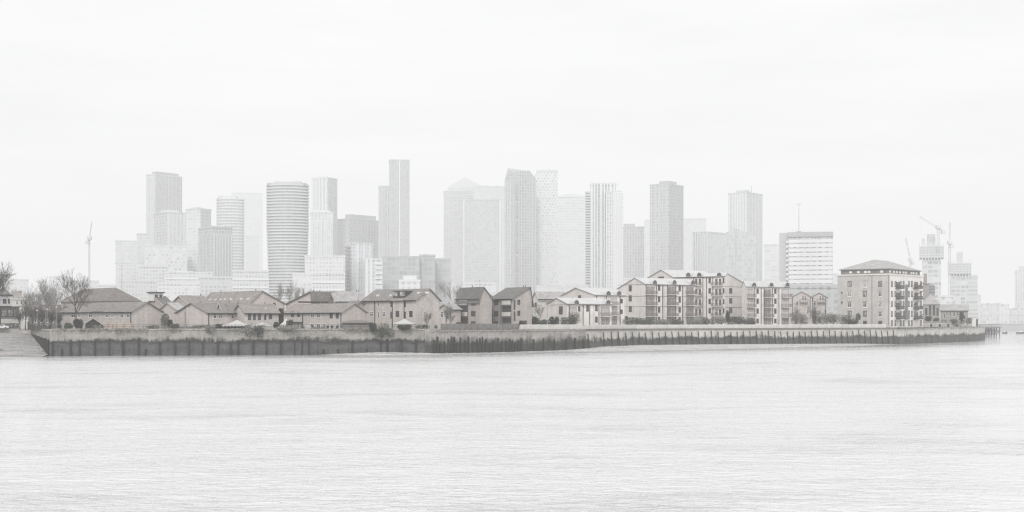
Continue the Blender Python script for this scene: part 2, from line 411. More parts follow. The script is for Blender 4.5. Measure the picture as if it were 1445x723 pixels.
def fins(B, wall, n, mat, z0, z1, w=1.0, d=.8, u0=0.0, u1=None, name='pilaster'):
    u1 = (B.L if wall == 'f' else B.W) if u1 is None else u1
    b = MB(); b.box(-w / 2, w / 2, -d, .05, 0, z1 - z0); o = b.build(name, mat); me = o.data; bpy.data.objects.remove(o)
    for i in range(n):
        loc, rz = B.place(wall, u0 + (u1 - u0) * (i + .5) / n, z0); link(name, me, B.root, loc, rz)
def floors(B, wall, n, mat, z0, z1, h=1.2, d=.5, name='floor_band', u0=0.0, u1=None):
    u1 = (B.L if wall == 'f' else B.W) if u1 is None else u1
    b = MB(); b.box(-(u1 - u0) / 2, (u1 - u0) / 2, -d, .05, 0, h); o = b.build(name, mat); me = o.data; bpy.data.objects.remove(o)
    for i in range(n):
        loc, rz = B.place(wall, (u0 + u1) / 2, z0 + (z1 - z0) * i / n); link(name, me, B.root, loc, rz)
# ------------------------------------------------------------------ camera, light, haze
cam_d = bpy.data.cameras.new('camera'); cam = bpy.data.objects.new('camera', cam_d); COL.objects.link(cam)
cam.location = (0, 0, CH); cam.rotation_euler = (R(90), 0, 0)
cam_d.sensor_width = 36.0; cam_d.lens = F / 1445.0 * 36.0; cam_d.shift_y = (HY - 361.5) / 1445.0
cam_d.clip_start = 0.5; cam_d.clip_end = 20000; SC.camera = cam
SC.view_settings.view_transform = 'Standard'; SC.view_settings.look = 'None'; SC.view_settings.exposure = 0; SC.view_settings.gamma = 1
SC.render.engine = 'CYCLES'; SC.cycles.use_denoising = True; SC.cycles.denoising_prefilter = 'NONE'; SC.cycles.use_adaptive_sampling = False; SC.cycles.max_bounces = 6; SC.cycles.volume_bounces = 0
SC.cycles.diffuse_bounces = 3; SC.cycles.glossy_bounces = 3; SC.cycles.caustics_reflective = False; SC.cycles.filter_width = 1.3

SUN_EL, SUN_AZ = R(40), R(188)     # high veiled sun behind and a little left of the viewer
w = bpy.data.worlds.new('World'); SC.world = w; w.use_nodes = True; nt = w.node_tree; nt.nodes.clear(); n = N(nt)
sky = nt.nodes.new('ShaderNodeTexSky'); sky.sky_type = 'NISHITA'; sky.sun_disc = False; sky.sun_elevation = SUN_EL; sky.sun_rotation = SUN_AZ
sky.air_density = 1.0; sky.dust_density = 6.0
hs = nt.nodes.new('ShaderNodeHueSaturation'); hs.inputs['Saturation'].default_value = 0.06; nt.links.new(sky.outputs[0], hs.inputs['Color'])
sc_ = nt.nodes.new('ShaderNodeVectorMath'); sc_.operation = 'SCALE'; sc_.inputs['Scale'].default_value = 0.12; nt.links.new(hs.outputs[0], sc_.inputs[0])
cl = n.noise(n.mapping(n.coord('Generated'), (1.6, 1.6, 9.0)), 2.6, 5, .55)     # soft cloud sheet
cloud = n.mix(n.ramp(cl, .3, .7), (.975, .977, .981), (1.065, 1.065, 1.065))
mixed = n.mix(.94, sc_.outputs[0], cloud)
bg = nt.nodes.new('ShaderNodeBackground'); nt.links.new(mixed, bg.inputs[0]); bg.inputs[1].default_value = 1.0
wo = nt.nodes.new('ShaderNodeOutputWorld'); nt.links.new(bg.outputs[0], wo.inputs[0])

sl = bpy.data.lights.new('sun', 'SUN'); sl.energy = 1.4; sl.angle = R(14); sl.color = (1, .975, .95)
so = bpy.data.objects.new('sun', sl); COL.objects.link(so)
d = Vector((math.sin(SUN_AZ) * math.cos(SUN_EL), math.cos(SUN_AZ) * math.cos(SUN_EL), math.sin(SUN_EL)))
so.rotation_euler = d.to_track_quat('Z', 'Y').to_euler()

hm = bpy.data.materials.new('river_haze'); hm.use_nodes = True; nt = hm.node_tree; nt.nodes.clear()
ho = nt.nodes.new('ShaderNodeOutputMaterial'); ab = nt.nodes.new('ShaderNodeVolumeAbsorption'); em = nt.nodes.new('ShaderNodeEmission'); ad = nt.nodes.new('ShaderNodeAddShader')
ab.inputs['Color'].default_value = (0, 0, 0, 1); ab.inputs['Density'].default_value = SIG
em.inputs['Color'].default_value = (1.0, 1.0, 1.003, 1); em.inputs['Strength'].default_value = LH * SIG  # haze glows by emission in place of scattered daylight
nt.links.new(ab.outputs[0], ad.inputs[0]); nt.links.new(em.outputs[0], ad.inputs[1]); nt.links.new(ad.outputs[0], ho.inputs['Volume'])
b = MB(); b.box(-4600, 4600, -400, 7000, -4, 300); hz = b.build('haze', hm); hz['kind'] = 'stuff'; hz['label'] = 'pale winter haze lying over the river and city'; hz['category'] = 'haze'

# ------------------------------------------------------------------ water and ground
m, nt, bs = new_mat('silty_river_water'); n = N(nt); P = objpos(n)
warp = n.noise(P, .05, 2)
w1 = n.noise(n.mapping(P, (.62, 1.15, 1), rot=(0, 0, .12)), 1.0, 3, .55, .9)
w2 = n.noise(n.mapping(P, (1.7, 3.4, 1), rot=(0, 0, -.2)), 1.0, 3, .6, .6)
w3 = n.noise(n.mapping(P, (.10, .24, 1), rot=(0, 0, .08)), 1.0, 3, .55, 1.2)
gust = n.math('MULTIPLY', n.ramp(n.noise(n.mapping(P, (.012, .03, 1)), 1.0, 3), .36, .62), n.math('ADD', .35, n.ramp(n.noise(n.mapping(P, (.07, .13, 1)), 1.0, 3), .42, .66)))
px_, py_, _z = n.sep(P)      # sheltered, smoother water under the banks
bank = n.math('MAXIMUM', n.math('MULTIPLY_ADD', px_, .20, 358.0), n.math('MULTIPLY_ADD', px_, .905, 369.0))
calm = n.ramp(n.math('SUBTRACT', n.math('ADD', py_, n.math('MULTIPLY', n.noise(n.mapping(P, (.03, .05, 1)), 1.0, 2), 30.0)), bank), -62.0, 4.0)
h = n.math('ADD', n.math('MULTIPLY', n.math('POWER', w1, 2.0), 1.5), n.math('MULTIPLY', w2, .20)); h = n.math('ADD', h, n.math('MULTIPLY', w3, .8))
h = n.math('MULTIPLY', h, n.math('ADD', .30, n.math('MULTIPLY', gust, 1.7)))
h = n.math('MULTIPLY', h, n.math('SUBTRACT', 1.0, n.math('MULTIPLY', calm, .80)))
bp = nt.nodes.new('ShaderNodeBump'); bp.inputs['Strength'].default_value = 1.0; bp.inputs['Distance'].default_value = .30; nt.links.new(h, bp.inputs['Height'])
df = nt.nodes.new('ShaderNodeBsdfDiffuse'); nt.links.new(n.mix(gust, (.775, .776, .782), (.725, .726, .731)), df.inputs[0])
gl = nt.nodes.new('ShaderNodeBsdfGlossy'); gl.inputs['Color'].default_value = (.97, .97, .97, 1); nt.links.new(n.math('SUBTRACT', .16, n.math('MULTIPLY', calm, .10)), gl.inputs['Roughness'])
fr = nt.nodes.new('ShaderNodeFresnel'); fr.inputs['IOR'].default_value = 1.33
for x in (df, gl, fr): nt.links.new(bp.outputs[0], x.inputs['Normal'])
mx = nt.nodes.new('ShaderNodeMixShader'); nt.links.new(n.math('MULTIPLY', fr.outputs[0], n.math('ADD', .72, n.math('MULTIPLY', calm, .25))), mx.inputs[0]); nt.links.new(df.outputs[0], mx.inputs[1]); nt.links.new(gl.outputs[0], mx.inputs[2])
nt.nodes.remove(bs); nt.links.new(mx.outputs[0], nt.nodes['Material Output'].inputs[0])
b = MB(); b.poly([(-4500, -380, 0), (4500, -380, 0), (4500, 6900, 0), (-4500, 6900, 0)])
structure(b.build('water', m))

gm_ = plain('ground_tarmac_and_lawn', (.24, .235, .225), vary=.3, scale=.1)
WALL_L = [(45, 400), (70, 335), (235, 341), (400, 347), (535, 349), (606, 352)]
WALL_M = [(606, 350.5), (660, 361), (720, 373), (770, 386), (826, 402)]
WALL_R = [(826, 402), (850, 413), (875, 426), (900, 440), (1000, 460), (1100, 480), (1200, 505), (1265, 515)]
WALL_E = [(1265, 515), (1310, 545), (1366, 583), (1383, 604), (1390, 640)]
edge = [(-420, 430), (-20, 402)] + WALL_L + WALL_M[1:] + WALL_R[1:] + WALL_E[1:] + [(1381, 760), (1392, 1050), (1398, 1335), (1600, 1290), (2600, 1150)]
pts = [(X(p, Y) , Y + .5) for p, Y in edge]
pts = [(-4400, 900), (-900, 520)] + pts + [(4400, 1100), (4400, 6800), (-4400, 6800)]
b = MB(); b.poly([(x, y, GZ) for x, y in pts]); structure(b.build('ground', gm_))

def wall_mat(name, top, low, zline, soft=.9, weed=0.0):
    m, nt, bs = new_mat(name); n = N(nt); P = objpos(n); x, y, z = n.sep(P)
    st = n.noise(n.mapping(P, (1.3, .9, .10)), 1.0, 4, .6); bl = n.noise(n.mapping(P, (.22, .22, .5)), 1.0, 4, .6); gr = n.noise(P, 3.5, 3)
    zz = n.math('ADD', z, n.math('MULTIPLY', n.math('SUBTRACT', st, .5), 1.9)); zz = n.math('ADD', zz, n.math('MULTIPLY', n.math('SUBTRACT', bl, .5), 3.0))
    k = n.ramp(zz, zline - soft, zline + soft)
    var = n.math('ADD', n.math('MULTIPLY', bl, .9), n.math('MULTIPLY', gr, .5)); var = n.math('ADD', var, n.math('MULTIPLY', st, .6))
    c1 = n.mix(n.ramp(var, .6, 1.4), tuple(q * .5 for q in top), tuple(q * 1.35 for q in top))
    c2 = n.mix(n.ramp(var, .6, 1.4), tuple(q * .35 for q in low), tuple(q * 1.9 for q in low))
    c = n.mix(k, c2, c1)
    if weed:      # a ragged dark weed line along high water
        kw = n.math('SUBTRACT', 1.0, n.math('ABSOLUTE', n.math('DIVIDE', n.math('SUBTRACT', zz, zline - .35), .75)), clamp=True); c = n.mix(n.math('MULTIPLY', kw, weed), c, (.035, .037, .032))
    nt.links.new(c, bs.inputs['Base Color']); bs.inputs['Roughness'].default_value = .85; bs.inputs['Specular IOR Level'].default_value = .15
    bp = nt.nodes.new('ShaderNodeBump'); bp.inputs['Distance'].default_value = .25; bp.inputs['Strength'].default_value = .8; nt.links.new(n.math('ADD', gr, st), bp.inputs['Height']); nt.links.new(bp.outputs[0], bs.inputs['Normal'])
    return m
WM1 = wall_mat('stained_concrete_river_wall', (.38, .365, .34), (.11, .107, .107), 3.8, .45, .85)
WM2 = wall_mat('weedy_timber_faced_wall', (.46, .44, .42), (.07, .073, .066), 3.5, 1.0, .3)
WM3 = wall_mat('ribbed_river_wall_face', (.62, .60, .565), (.10, .105, .097), 3.2, .45, .4)

def river_wall(label, line, ztop, mat, cope, thick=1.6, over=.18, z0=-1.2):
    """ztop: one height or one per point"""
    zt = ztop if isinstance(ztop, list) else [ztop] * len(line)
    P = [Vector((X(p, Y), Y, 0)) for p, Y in line]
    nb = []
    for i in range(len(P)):
        d = (P[min(i + 1, len(P) - 1)] - P[max(i - 1, 0)]).normalized(); nb.append(Vector((-d.y, d.x, 0)))
    root = thing('river_wall', label, 'river wall', P[0])
    o = P[0]; f = MB(); c = MB()
    for i in range(len(P) - 1):
        a, b_, na, nb_ = P[i] - o, P[i + 1] - o, nb[i], nb[i + 1]; za, zb = zt[i] - .35, zt[i + 1] - .35
        up = Vector((0, 0, 1))
        f.hexa([a + up * z0, b_ + up * z0, b_ + nb_ * thick + up * z0, a + na * thick + up * z0], [a + up * za, b_ + up * zb, b_ + nb_ * thick + up * zb, a + na * thick + up * za])
        a2, b2 = a - na * over, b_ - nb_ * over
        c.hexa([a2 + up * (za + .003), b2 + up * (zb + .003), b_ + nb_ * (thick + .1) + up * (zb + .003), a + na * (thick + .1) + up * (za + .003)],
               [a2 + up * zt[i], b2 + up * zt[i + 1], b_ + nb_ * (thick + .1) + up * zt[i + 1], a + na * (thick + .1) + up * zt[i]])
    f.build('wall_face', mat, root); c.build('coping', cope, root)
    return root, o, P, nb
def on_line(line, px):
    for (p0, y0), (p1, y1) in zip(line, line[1:]):
        if p0 <= px <= p1:
            # the point where the sight line meets the wall segment
            A = Vector((X(p0, y0), y0)); B = Vector((X(p1, y1), y1)); k = (px - CX) / F
            dd = B - A; t = (k * A.y - A.x) / (dd.x - k * dd.y); q = A + dd * t; d = dd.normalized()
            return Vector((q.x, q.y, 0)), Vector((d.x, d.y, 0)), Vector((-d.y, d.x, 0))
cope = plain('pale_coping_stone', (.40, .385, .36), vary=.3)
rng = random.Random(5)
rw, o, P, nb = river_wall('long stained concrete river wall with dark timber fenders below brick terraces', WALL_L, [6.3, 6.55, 6.6, 6.6, 6.55, 6.5], WM1, cope)
# timber fenders on the tidal face: a board sheet on the return, posts along the face
k = 74.0
while k < 600:
    q, d, nn = on_line(WALL_L, k); hi = rng.choice([3.7, 3.9, 3.8, 3.5, 3.7, 1.6]) + rng.uniform(-.2, .2); wd = rng.uniform(.13, .26)
    b = MB(); s = q - o; tilt = rng.uniform(-.12, .12); out = .42
    lo = [s - d * wd - nn * out, s + d * wd - nn * out, s + d * wd, s - d * wd]
    hi_ = [p + d * tilt + Vector((0, 0, hi)) for p in lo]; lo = [p + Vector((0, 0, -1)) for p in lo]; b.hexa(lo, hi_); b.build('fender_pile', M['pile'], rw)
    k += rng.choice([20, 21, 19, 20, 10, 22]) if k > 100 else 13
for i in range(22):   # close-set piles on the sloping return at the end
    t = (i + .5) / 22; a = P[0] + (P[1] - P[0]) * t - o; d = (P[1] - P[0]).normalized(); nn = Vector((-d.y, d.x, 0))
    b = MB(); b.tube(a - nn * .3 + Vector((0, 0, -1)), a - nn * .3 + Vector((0, 0, 3.9 + .9 * (1 - t) + rng.uniform(-.15, .15))), .42, .36, 6); b.build('fender_pile', M['pile'], rw)
rw, o, P, nb = river_wall('short weed-hung river wall with ragged timber piles below the grey-roofed flats', WALL_M, 6.15, WM2, cope)
k = 612.0
while k < 824:
    q, d, nn = on_line(WALL_M, k); s = q - o; b = MB(); hi = (rng.uniform(2.6, 4.6) if k < 735 else rng.uniform(3.2, 3.9)); r = rng.uniform(.2, .34)
    b.tube(s - nn * .25 + Vector((0, 0, -1)), s - nn * .22 + d * rng.uniform(-.1, .1) + Vector((0, 0, hi)), r, r * .85, 6); b.build('fender_pile', M['pile'], rw)
    k += rng.uniform(3.2, 7.0) if k < 735 else rng.uniform(12, 17)
rw, o, P, nb = river_wall('pale river wall with closely spaced black ribs below the cream flats', WALL_R, 6.0, WM3, plain('dark_coping_stone', (.20, .195, .185), vary=.3))  # coping darkened to paint the shadow line below the parapet
ks = [829, 851, 862, 872]; k = 882.0
while k < 1262: ks.append(k); k += 9.6 - 1.6 * (k - 882) / 380
for k in ks:
    q, d, nn = on_line(WALL_R, k); s = q - o; b = MB(); r = .17
    p0 = s - nn * .75 + d * rng.uniform(-.1, .3) + Vector((0, 0, -.6)); p1 = s - nn * .38 + Vector((0, 0, 2.4)); p2 = s - nn * .22 - d * rng.uniform(.0, .35) + Vector((0, 0, 5.2 + rng.uniform(-.4, .25)))
    b.tube(p0, p1, r * 1.15, r, 6); b.tube(p1, p2, r, r * .8, 6); b.build('rib', M['pile'], rw)
rw, o, P, nb = river_wall('rough stone river wall curving round the point beside the brick warehouse', WALL_E, [5.7, 5.9, 6.35, 6.4, 6.3], WM3, cope)
for k in (1268, 1315, 1366):
    q, d, nn = on_line(WALL_E, k); s = q - o; b = MB(); b.hexa([s - d * .5 - nn * .5 + Vector((0, 0, -1)), s + d * .5 - nn * .5 + Vector((0, 0, -1)), s + d * .5 + Vector((0, 0, -1)), s - d * .5 + Vector((0, 0, -1))],
        [s - d * .4 - nn * .2 + Vector((0, 0, 5)), s + d * .4 - nn * .2 + Vector((0, 0, 5)), s + d * .4 + Vector((0, 0, 5)), s - d * .4 + Vector((0, 0, 5))]); b.build('buttress', WM3, rw)

# ------------------------------------------------------------------ foreshore
m, nt, bs = new_mat('pebble_foreshore'); n = N(nt); P_ = objpos(n)
vo = nt.nodes.new('ShaderNodeTexVoronoi'); nt.links.new(P_, vo.inputs['Vector']); vo.inputs['Scale'].default_value = 1.3
bl = n.noise(n.mapping(P_, (.12, .3, 1)), 1.0, 4, .65); ff = n.noise(P_, 2.0, 4, .7)
kk = n.math('ADD', n.math('MULTIPLY', bl, 1.3), n.math('MULTIPLY', ff, 1.1))
c = n.mix(n.ramp(kk, .85, 1.5), (.25, .24, .23), (.84, .79, .755)); z_ = n.sep(P_)[2]
wet = n.ramp(z_, .0, .22); c = n.mix(wet, (.30, .29, .28), c)
c = n.mix(.45, c, vo.outputs['Color'], 'SOFT_LIGHT')
left_ = n.ramp(n.sep(P_)[0], -105.0, -70.0); c = n.mix(left_, n.mix(1.0, c, (.66, .655, .645), 'MULTIPLY'), c)
hs2 = nt.nodes.new('ShaderNodeHueSaturation'); hs2.inputs['Saturation'].default_value = .35; nt.links.new(c, hs2.inputs['Color'])
nt.links.new(hs2.outputs[0], bs.inputs['Base Color']); bs.inputs['Roughness'].default_value = .9; bs.inputs['Specular IOR Level'].default_value = .15
bp = nt.nodes.new('ShaderNodeBump'); bp.inputs['Distance'].default_value = .35; bp.inputs['Strength'].default_value = 1; nt.links.new(n.math('ADD', ff, vo.outputs['Distance']), bp.inputs['Height']); nt.links.new(bp.outputs[0], bs.inputs['Normal'])
SHORE = m
rs = random.Random(11)
def strip_mesh(rows, nu=40, nv=8):
    """rows: list of (px, Ywater, Ywall, zwall)"""
    b = MB(); g = []
    for i in range(len(rows) - 1):
        for k in range(nu):
            t = k / nu; r0, r1 = rows[i], rows[i + 1]; g.append([r0[j] + (r1[j] - r0[j]) * t for j in range(4)])
    g.append(list(rows[-1])); V = []
    for px, yw, yb, zb in g:
        row = []; j = rs.uniform(-2.5, 2.5)
        for q in range(nv + 1):
            t = q / nv; y = (yw - 6 + j * (1 - t)) + (yb + 1.2 - yw + 6 - j * (1 - t)) * t; z = -.22 + (zb + .22) * t ** .9 + (rs.uniform(-.06, .06) if 0 < q < nv else 0)
            row.append((X(px, y), y, z))
        V.append(row)
    for a, c in zip(V, V[1:]):
        for q in range(nv): b.poly([a[q], c[q], c[q + 1], a[q + 1]])
    return b
b = strip_mesh([(432, 347, 349, -.1), (455, 341, 349.5, .15), (480, 338, 349.5, .4), (540, 334, 351, .8), (575, 335, 352, .62), (606, 339, 353, .45), (660, 349, 363, .3), (720, 357, 375, .25), (770, 366, 388, .3), (800, 374, 396, .4), (826, 374, 402, .6),
                (850, 372, 413, .95), (900, 376, 440, 1.0), (1000, 398, 460, .88), (1100, 424, 480, .7), (1200, 455, 505, .45), (1262, 493, 515, .1), (1285, 525, 528, -.15)], 12, 8)
structure(b.build('shore', SHORE))
b = MB(); V = []
for i in range(41):
    row = []; xx = i / 40
    for k in range(26):
        t = k / 25; y = 328 + 76 * t
        xr = X(68, 335) + (X(46, 400) - X(68, 335)) * max(0, min(1, (y - 335) / 65)) + .2
        x = -330 + (xr + 330) * xx
        z = -.25 + 5.55 * t ** .85 + (rs.uniform(-.1, .1) if k else 0) + (.18 * math.sin(x * .21 + y * .1) if 0 < k < 25 else 0)
        row.append((x, y, z))
    V.append(row)
for a, c in zip(V, V[1:]):
    for q in range(25): b.poly([a[q], c[q], c[q + 1], a[q + 1]])
structure(b.build('shore', SHORE))
b = MB(); b.box(-330, X(46, 402) , 401, 402.5, 3.5, 6.35)
tag(b.build('retaining_wall', plain('low_pale_kerb_wall', (.45, .43, .41))), 'low pale kerb wall along the top of the pebble beach', 'wall')
def rock(px, Y, z, r, label):
    b = MB(); n_, q = 7, 4; rings = []
    for j in range(q + 1):
        ph = math.pi * j / q - math.pi / 2
        rings.append([(r * math.cos(ph) * math.cos(6.283 * i / n_) * rs.uniform(.7, 1.4), r * math.cos(ph) * math.sin(6.283 * i / n_) * rs.uniform(.7, 1.2), r * .55 * math.sin(ph) * rs.uniform(.8, 1.2)) for i in range(n_)])
    for a, c in zip(rings, rings[1:]):
        for i in range(n_): b.poly([a[i], a[(i + 1) % n_], c[(i + 1) % n_], c[i]])
    o = b.build('rock', plain('wet_dark_rock', (.12, .115, .11), vary=.4)); o.location = (X(px, Y), Y, z); tag(o, label, 'rock')
rock(25, 365, 2.5, .75, 'dark boulder halfway up the pebble beach'); rock(2, 342, 1.0, .95, 'dark boulder low on the pebble beach near the water')
rock(7, 350, 1.5, .6, 'smaller dark stone above the low boulder on the pebble beach'); rock(61, 342, .9, .6, 'dark stone at the foot of the timber wall end')

b = MB(); rw_ = random.Random(77)     # weeds and grass rooted along the coping and in the wall joints
for (line, x0, x1, zt, n_) in ((WALL_L, 74, 604, 6.5, 2600), (WALL_E, 1266, 1382, 6.2, 900), (WALL_M, 608, 824, 6.1, 500)):
    kk_ = [rw_.uniform(x0, x1) for _ in range(26)]
    for i in range(n_):
        px = min(x1, max(x0, rw_.choice(kk_) + rw_.gauss(0, 6))) if rw_.random() < .7 else rw_.uniform(x0, x1)
        q, d, nn = on_line(line, px); p = Vector((q.x, q.y, zt)) - nn * rw_.uniform(.05, .45) + Vector((0, 0, -abs(rw_.gauss(0, .55)) + .25)); e = rw_.uniform(.10, .28)
        a = Vector((rw_.uniform(-1, 1), rw_.uniform(-1, 1), rw_.uniform(-1, 1))).normalized(); c = a.orthogonal().normalized(); dd = a.cross(c); b.poly([p + c * e, p + dd * e * .5, p - c * e, p - dd * e * .5])
o_ = b.build('weeds', M['leaf_l']); o_['kind'] = 'stuff'; o_['label'] = 'ragged weeds and grass growing along the river wall top'; o_['category'] = 'weeds'
# ------------------------------------------------------------------ far towers
def fac(tw, tg, Y, **k): return facade(tw, tg, Y, **k)
GT = 'hazy high-rise towers behind the riverside houses'
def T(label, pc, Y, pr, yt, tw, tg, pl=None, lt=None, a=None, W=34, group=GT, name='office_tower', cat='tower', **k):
    m = fac(tw, tg, Y, **k); lm = None if lt is None else fac(lt[0], lt[1], Y, **k)  # left face gets its own tones, painting in uneven daylight
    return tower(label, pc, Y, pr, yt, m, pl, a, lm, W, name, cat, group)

T('squat pale tower at the far edge of the skyline beside a lamp mast', 163, 1700, 194, 341, 233, 223, du=3.5, dv=4, fu=.3, fv=.3)
T('plain pale grey tower abutting the tall striped tower', 193, 1780, 217, 331, 227, 219, du=3, dv=4, fu=.2, fv=.4)
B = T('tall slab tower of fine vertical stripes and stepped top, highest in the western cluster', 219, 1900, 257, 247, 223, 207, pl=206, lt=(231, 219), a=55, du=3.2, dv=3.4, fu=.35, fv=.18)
fins(B, 'f', 7, hazed(222, 1900), 60, B.top, 1.0, .8); fins(B, 'l', 4, hazed(232, 1900), 60, B.top - 3, 1.0, .8)
plant(B, 224, 256, 244, hazed(208, 1900))
B = T('pale lattice-framed tower in front of the tall striped slab', 236, 1600, 263, 301, 234, 219, pl=217, lt=(226, 204), a=40, du=4, dv=3.6, fu=.35, fv=.3)
plant(B, 240, 258, 297, hazed(226, 1600)); fins(B, 'f', 5, hazed(235, 1600), 40, B.top, 1.3, .9)
B = T('low broad block with diagonal-looking white lattice beneath the lattice tower', 204, 1450, 264, 348, 236, 222, du=4.4, dv=3.7, fu=.42, fv=.35, stagger=.5, vary=.4)
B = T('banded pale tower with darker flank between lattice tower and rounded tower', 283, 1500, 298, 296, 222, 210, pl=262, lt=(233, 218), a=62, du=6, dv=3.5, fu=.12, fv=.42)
plant(B, 284, 292, 293, hazed(220, 1500))
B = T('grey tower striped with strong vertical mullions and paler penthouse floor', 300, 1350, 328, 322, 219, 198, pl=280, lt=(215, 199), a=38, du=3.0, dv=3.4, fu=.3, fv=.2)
fins(B, 'f', 7, hazed(226, 1350), 20, B.top - 6, 1.1, .9); fins(B, 'l', 4, hazed(221, 1350), 20, B.top - 6, 1.1, .9); plant(B, 304, 322, 319, hazed(214, 1350))
# rounded banded tower
def round_tower(label, pc, Y, r0, r1, yt, n, tw, tg, rx=.75, flare=None, name='residential_tower', grp=GT):
    root = thing(name, label, 'tower', (X(pc, Y), Y, GZ), 0, grp); top = Z(yt, Y) - GZ; S = Y / F; seg = 40
    prof = lambda t: (flare(t) if flare else r1 + (r0 - r1) * t) * S
    def ring(z0, z1, k0, k1, b):
        for i in range(seg):
            a, c = 2 * math.pi * i / seg, 2 * math.pi * (i + 1) / seg
            e = lambda an, k, z: (math.cos(an) * k, math.sin(an) * k * rx, z)
            b.poly([e(a, k0, z0), e(c, k0, z0), e(c, k1, z1), e(a, k1, z1)])
    b = MB()
    for j in range(n): ring(top * j / n, top * (j + 1) / n, prof(j / n) * .95, prof((j + 1) / n) * .95, b)
    b.build('shaft', fac(tg + 8, tg, Y, du=2.6, dv=3.4, fu=.25, fv=.1, vary=.3), root)
    bm_ = hazed(tw, Y)
    for j in range(1, n + 1):
        z = top * j / n; k = prof(j / n); h = top / n * .40; b = MB(); ring(z - h, z, k, k, b)
        b.poly([(math.cos(2 * math.pi * i / seg) * k, math.sin(2 * math.pi * i / seg) * k * rx, z) for i in range(seg)])
        b.poly([(math.cos(2 * math.pi * i / seg) * k, math.sin(2 * math.pi * i / seg) * k * rx, z - h) for i in range(seg)][::-1]); b.build('balcony_ring', bm_, root)
    return root, top
root, top = round_tower('broad rounded apartment tower of ringed balconies, wider towards its top', 406, 1300, 30, 27, 262, 46, 226, 197, rx=.7, flare=lambda t: 26.0 + 4.3 * min(1, max(0, (t + .05) / .75)) ** 1.1 )
b = MB(); S = 1300 / F; b.box(-27 * S, 27 * S, -9, 9, top - .2, top + 1.6); b.build('roof_plant', hazed(206, 1300), root)
b = MB(); b.box(-17 * S, 20 * S, -8, 8, top + 1.6, top + 3.0); b.build('roof_plant', hazed(212, 1300), root)
root, top = round_tower('pale rounded tower with close white bands beside the grey mullioned tower', 325, 1560, 20, 20, 281, 42, 234, 214, rx=.6)
b = MB(); S = 1560 / F; b.box(-16 * S, 10 * S, -7, 7, top, top + 3); b.build('roof_plant', hazed(228, 1560), root)
T('faint wide slab tower far behind the pale rounded tower', 327, 2500, 371, 273, 237, 233, du=4, dv=4, fu=.2, fv=.3, vary=.15)
T('faint low tower just west of the ringed rounded tower', 347, 2250, 366, 334, 233, 226, du=3, dv=4, vary=.15)
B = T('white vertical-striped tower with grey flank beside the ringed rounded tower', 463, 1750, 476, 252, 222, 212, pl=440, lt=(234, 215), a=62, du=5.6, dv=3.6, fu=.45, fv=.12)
fins(B, 'l', 5, hazed(240, 1750), 50, B.top + 3, 2.2, 1.2)
B = T('light framed tower standing before the white striped tower', 438, 1500, 470, 301, 236, 222, du=3.6, dv=3.4, fu=.4, fv=.3)
fins(B, 'f', 5, hazed(238, 1500), 20, B.top - 9, 1.4, 1); plant(B, 441, 466, 297, hazed(230, 1500))
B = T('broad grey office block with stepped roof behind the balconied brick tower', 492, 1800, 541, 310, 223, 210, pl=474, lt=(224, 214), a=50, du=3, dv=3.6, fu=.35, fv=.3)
plant(B, 500, 536, 304, hazed(213, 1800)); fins(B, 'f', 12, hazed(222, 1800), 40, B.top, .8, .6)
B = T('pale brick apartment tower with white strips and dark balconies above the terrace roofs', 500, 1150, 526, 345, 227, 214, pl=487, lt=(228, 205), a=42, du=3.0, dv=3.1, fu=.4, fv=.35, name='apartment_tower')
fins(B, 'f', 3, hazed(236, 1150), 0, B.top, 2.0, .8)
for j in range(14): B.balcony('l', 492, 350 + j * 5.0, 7, 'red', 1.3)
B = T('shorter wing with banded balconies leaning on the pale brick tower', 515, 1120, 539, 367, 232, 212, du=4, dv=3.1, fu=.35, fv=.35, name='apartment_tower')
floors(B, 'f', 13, hazed(235, 1120), 2, B.top, 1.1, .9, 'balcony', B.L * .62, B.L); fins(B, 'f', 2, hazed(238, 1120), 0, B.top, 1.8, .6, 0, B.L * .5)
B = T('narrow shoulder tower joined to the slenderest and tallest slab', 534, 1800, 549, 264, 228, 214, du=2.8, dv=3.4, fu=.3, fv=.3); fins(B, 'f', 4, hazed(229, 1800), 20, B.top, .9, .6)
B = T('tallest and slenderest slab tower with a bright central seam', 549, 1770, 578, 227, 221, 209, du=2.4, dv=3.4, fu=.25, fv=.3)
fins(B, 'f', 1, hazed(238, 1770), 0, B.top, 1.8, .8, B.L * .48, B.L * .54); fins(B, 'f', 8, hazed(219, 1770), 20, B.top, .7, .5)
B = T('dark glass office block of steps below the tallest slab', 540, 1180, 592, 364, 207, 200, du=3.5, dv=3.8, fu=.15, fv=.2, W=26, group=None, name='office_block', cat='office block')
B = T('dark glass middle bay of the stepped block, notched at its top', 592, 1190, 614, 362, 204, 197, du=3.5, dv=3.8, fu=.15, fv=.2, W=24, group=None, name='office_block', cat='office block')
plant(B, 597, 604, 359, hazed(202, 1190))
T('blue-grey end bay of the stepped glass block', 613, 1220, 636, 367, 211, 205, du=3.5, dv=3.8, fu=.15, fv=.2, W=24, group=None, name='office_block', cat='office block')
B = T('small white stepped block in front of the dark glass offices', 563, 950, 593, 398, 240, 222, du=4, dv=3.3, fu=.45, fv=.45, W=16, group=None, name='apartment_block', cat='apartment block'); plant(B, 569, 588, 389, hazed(238, 950))
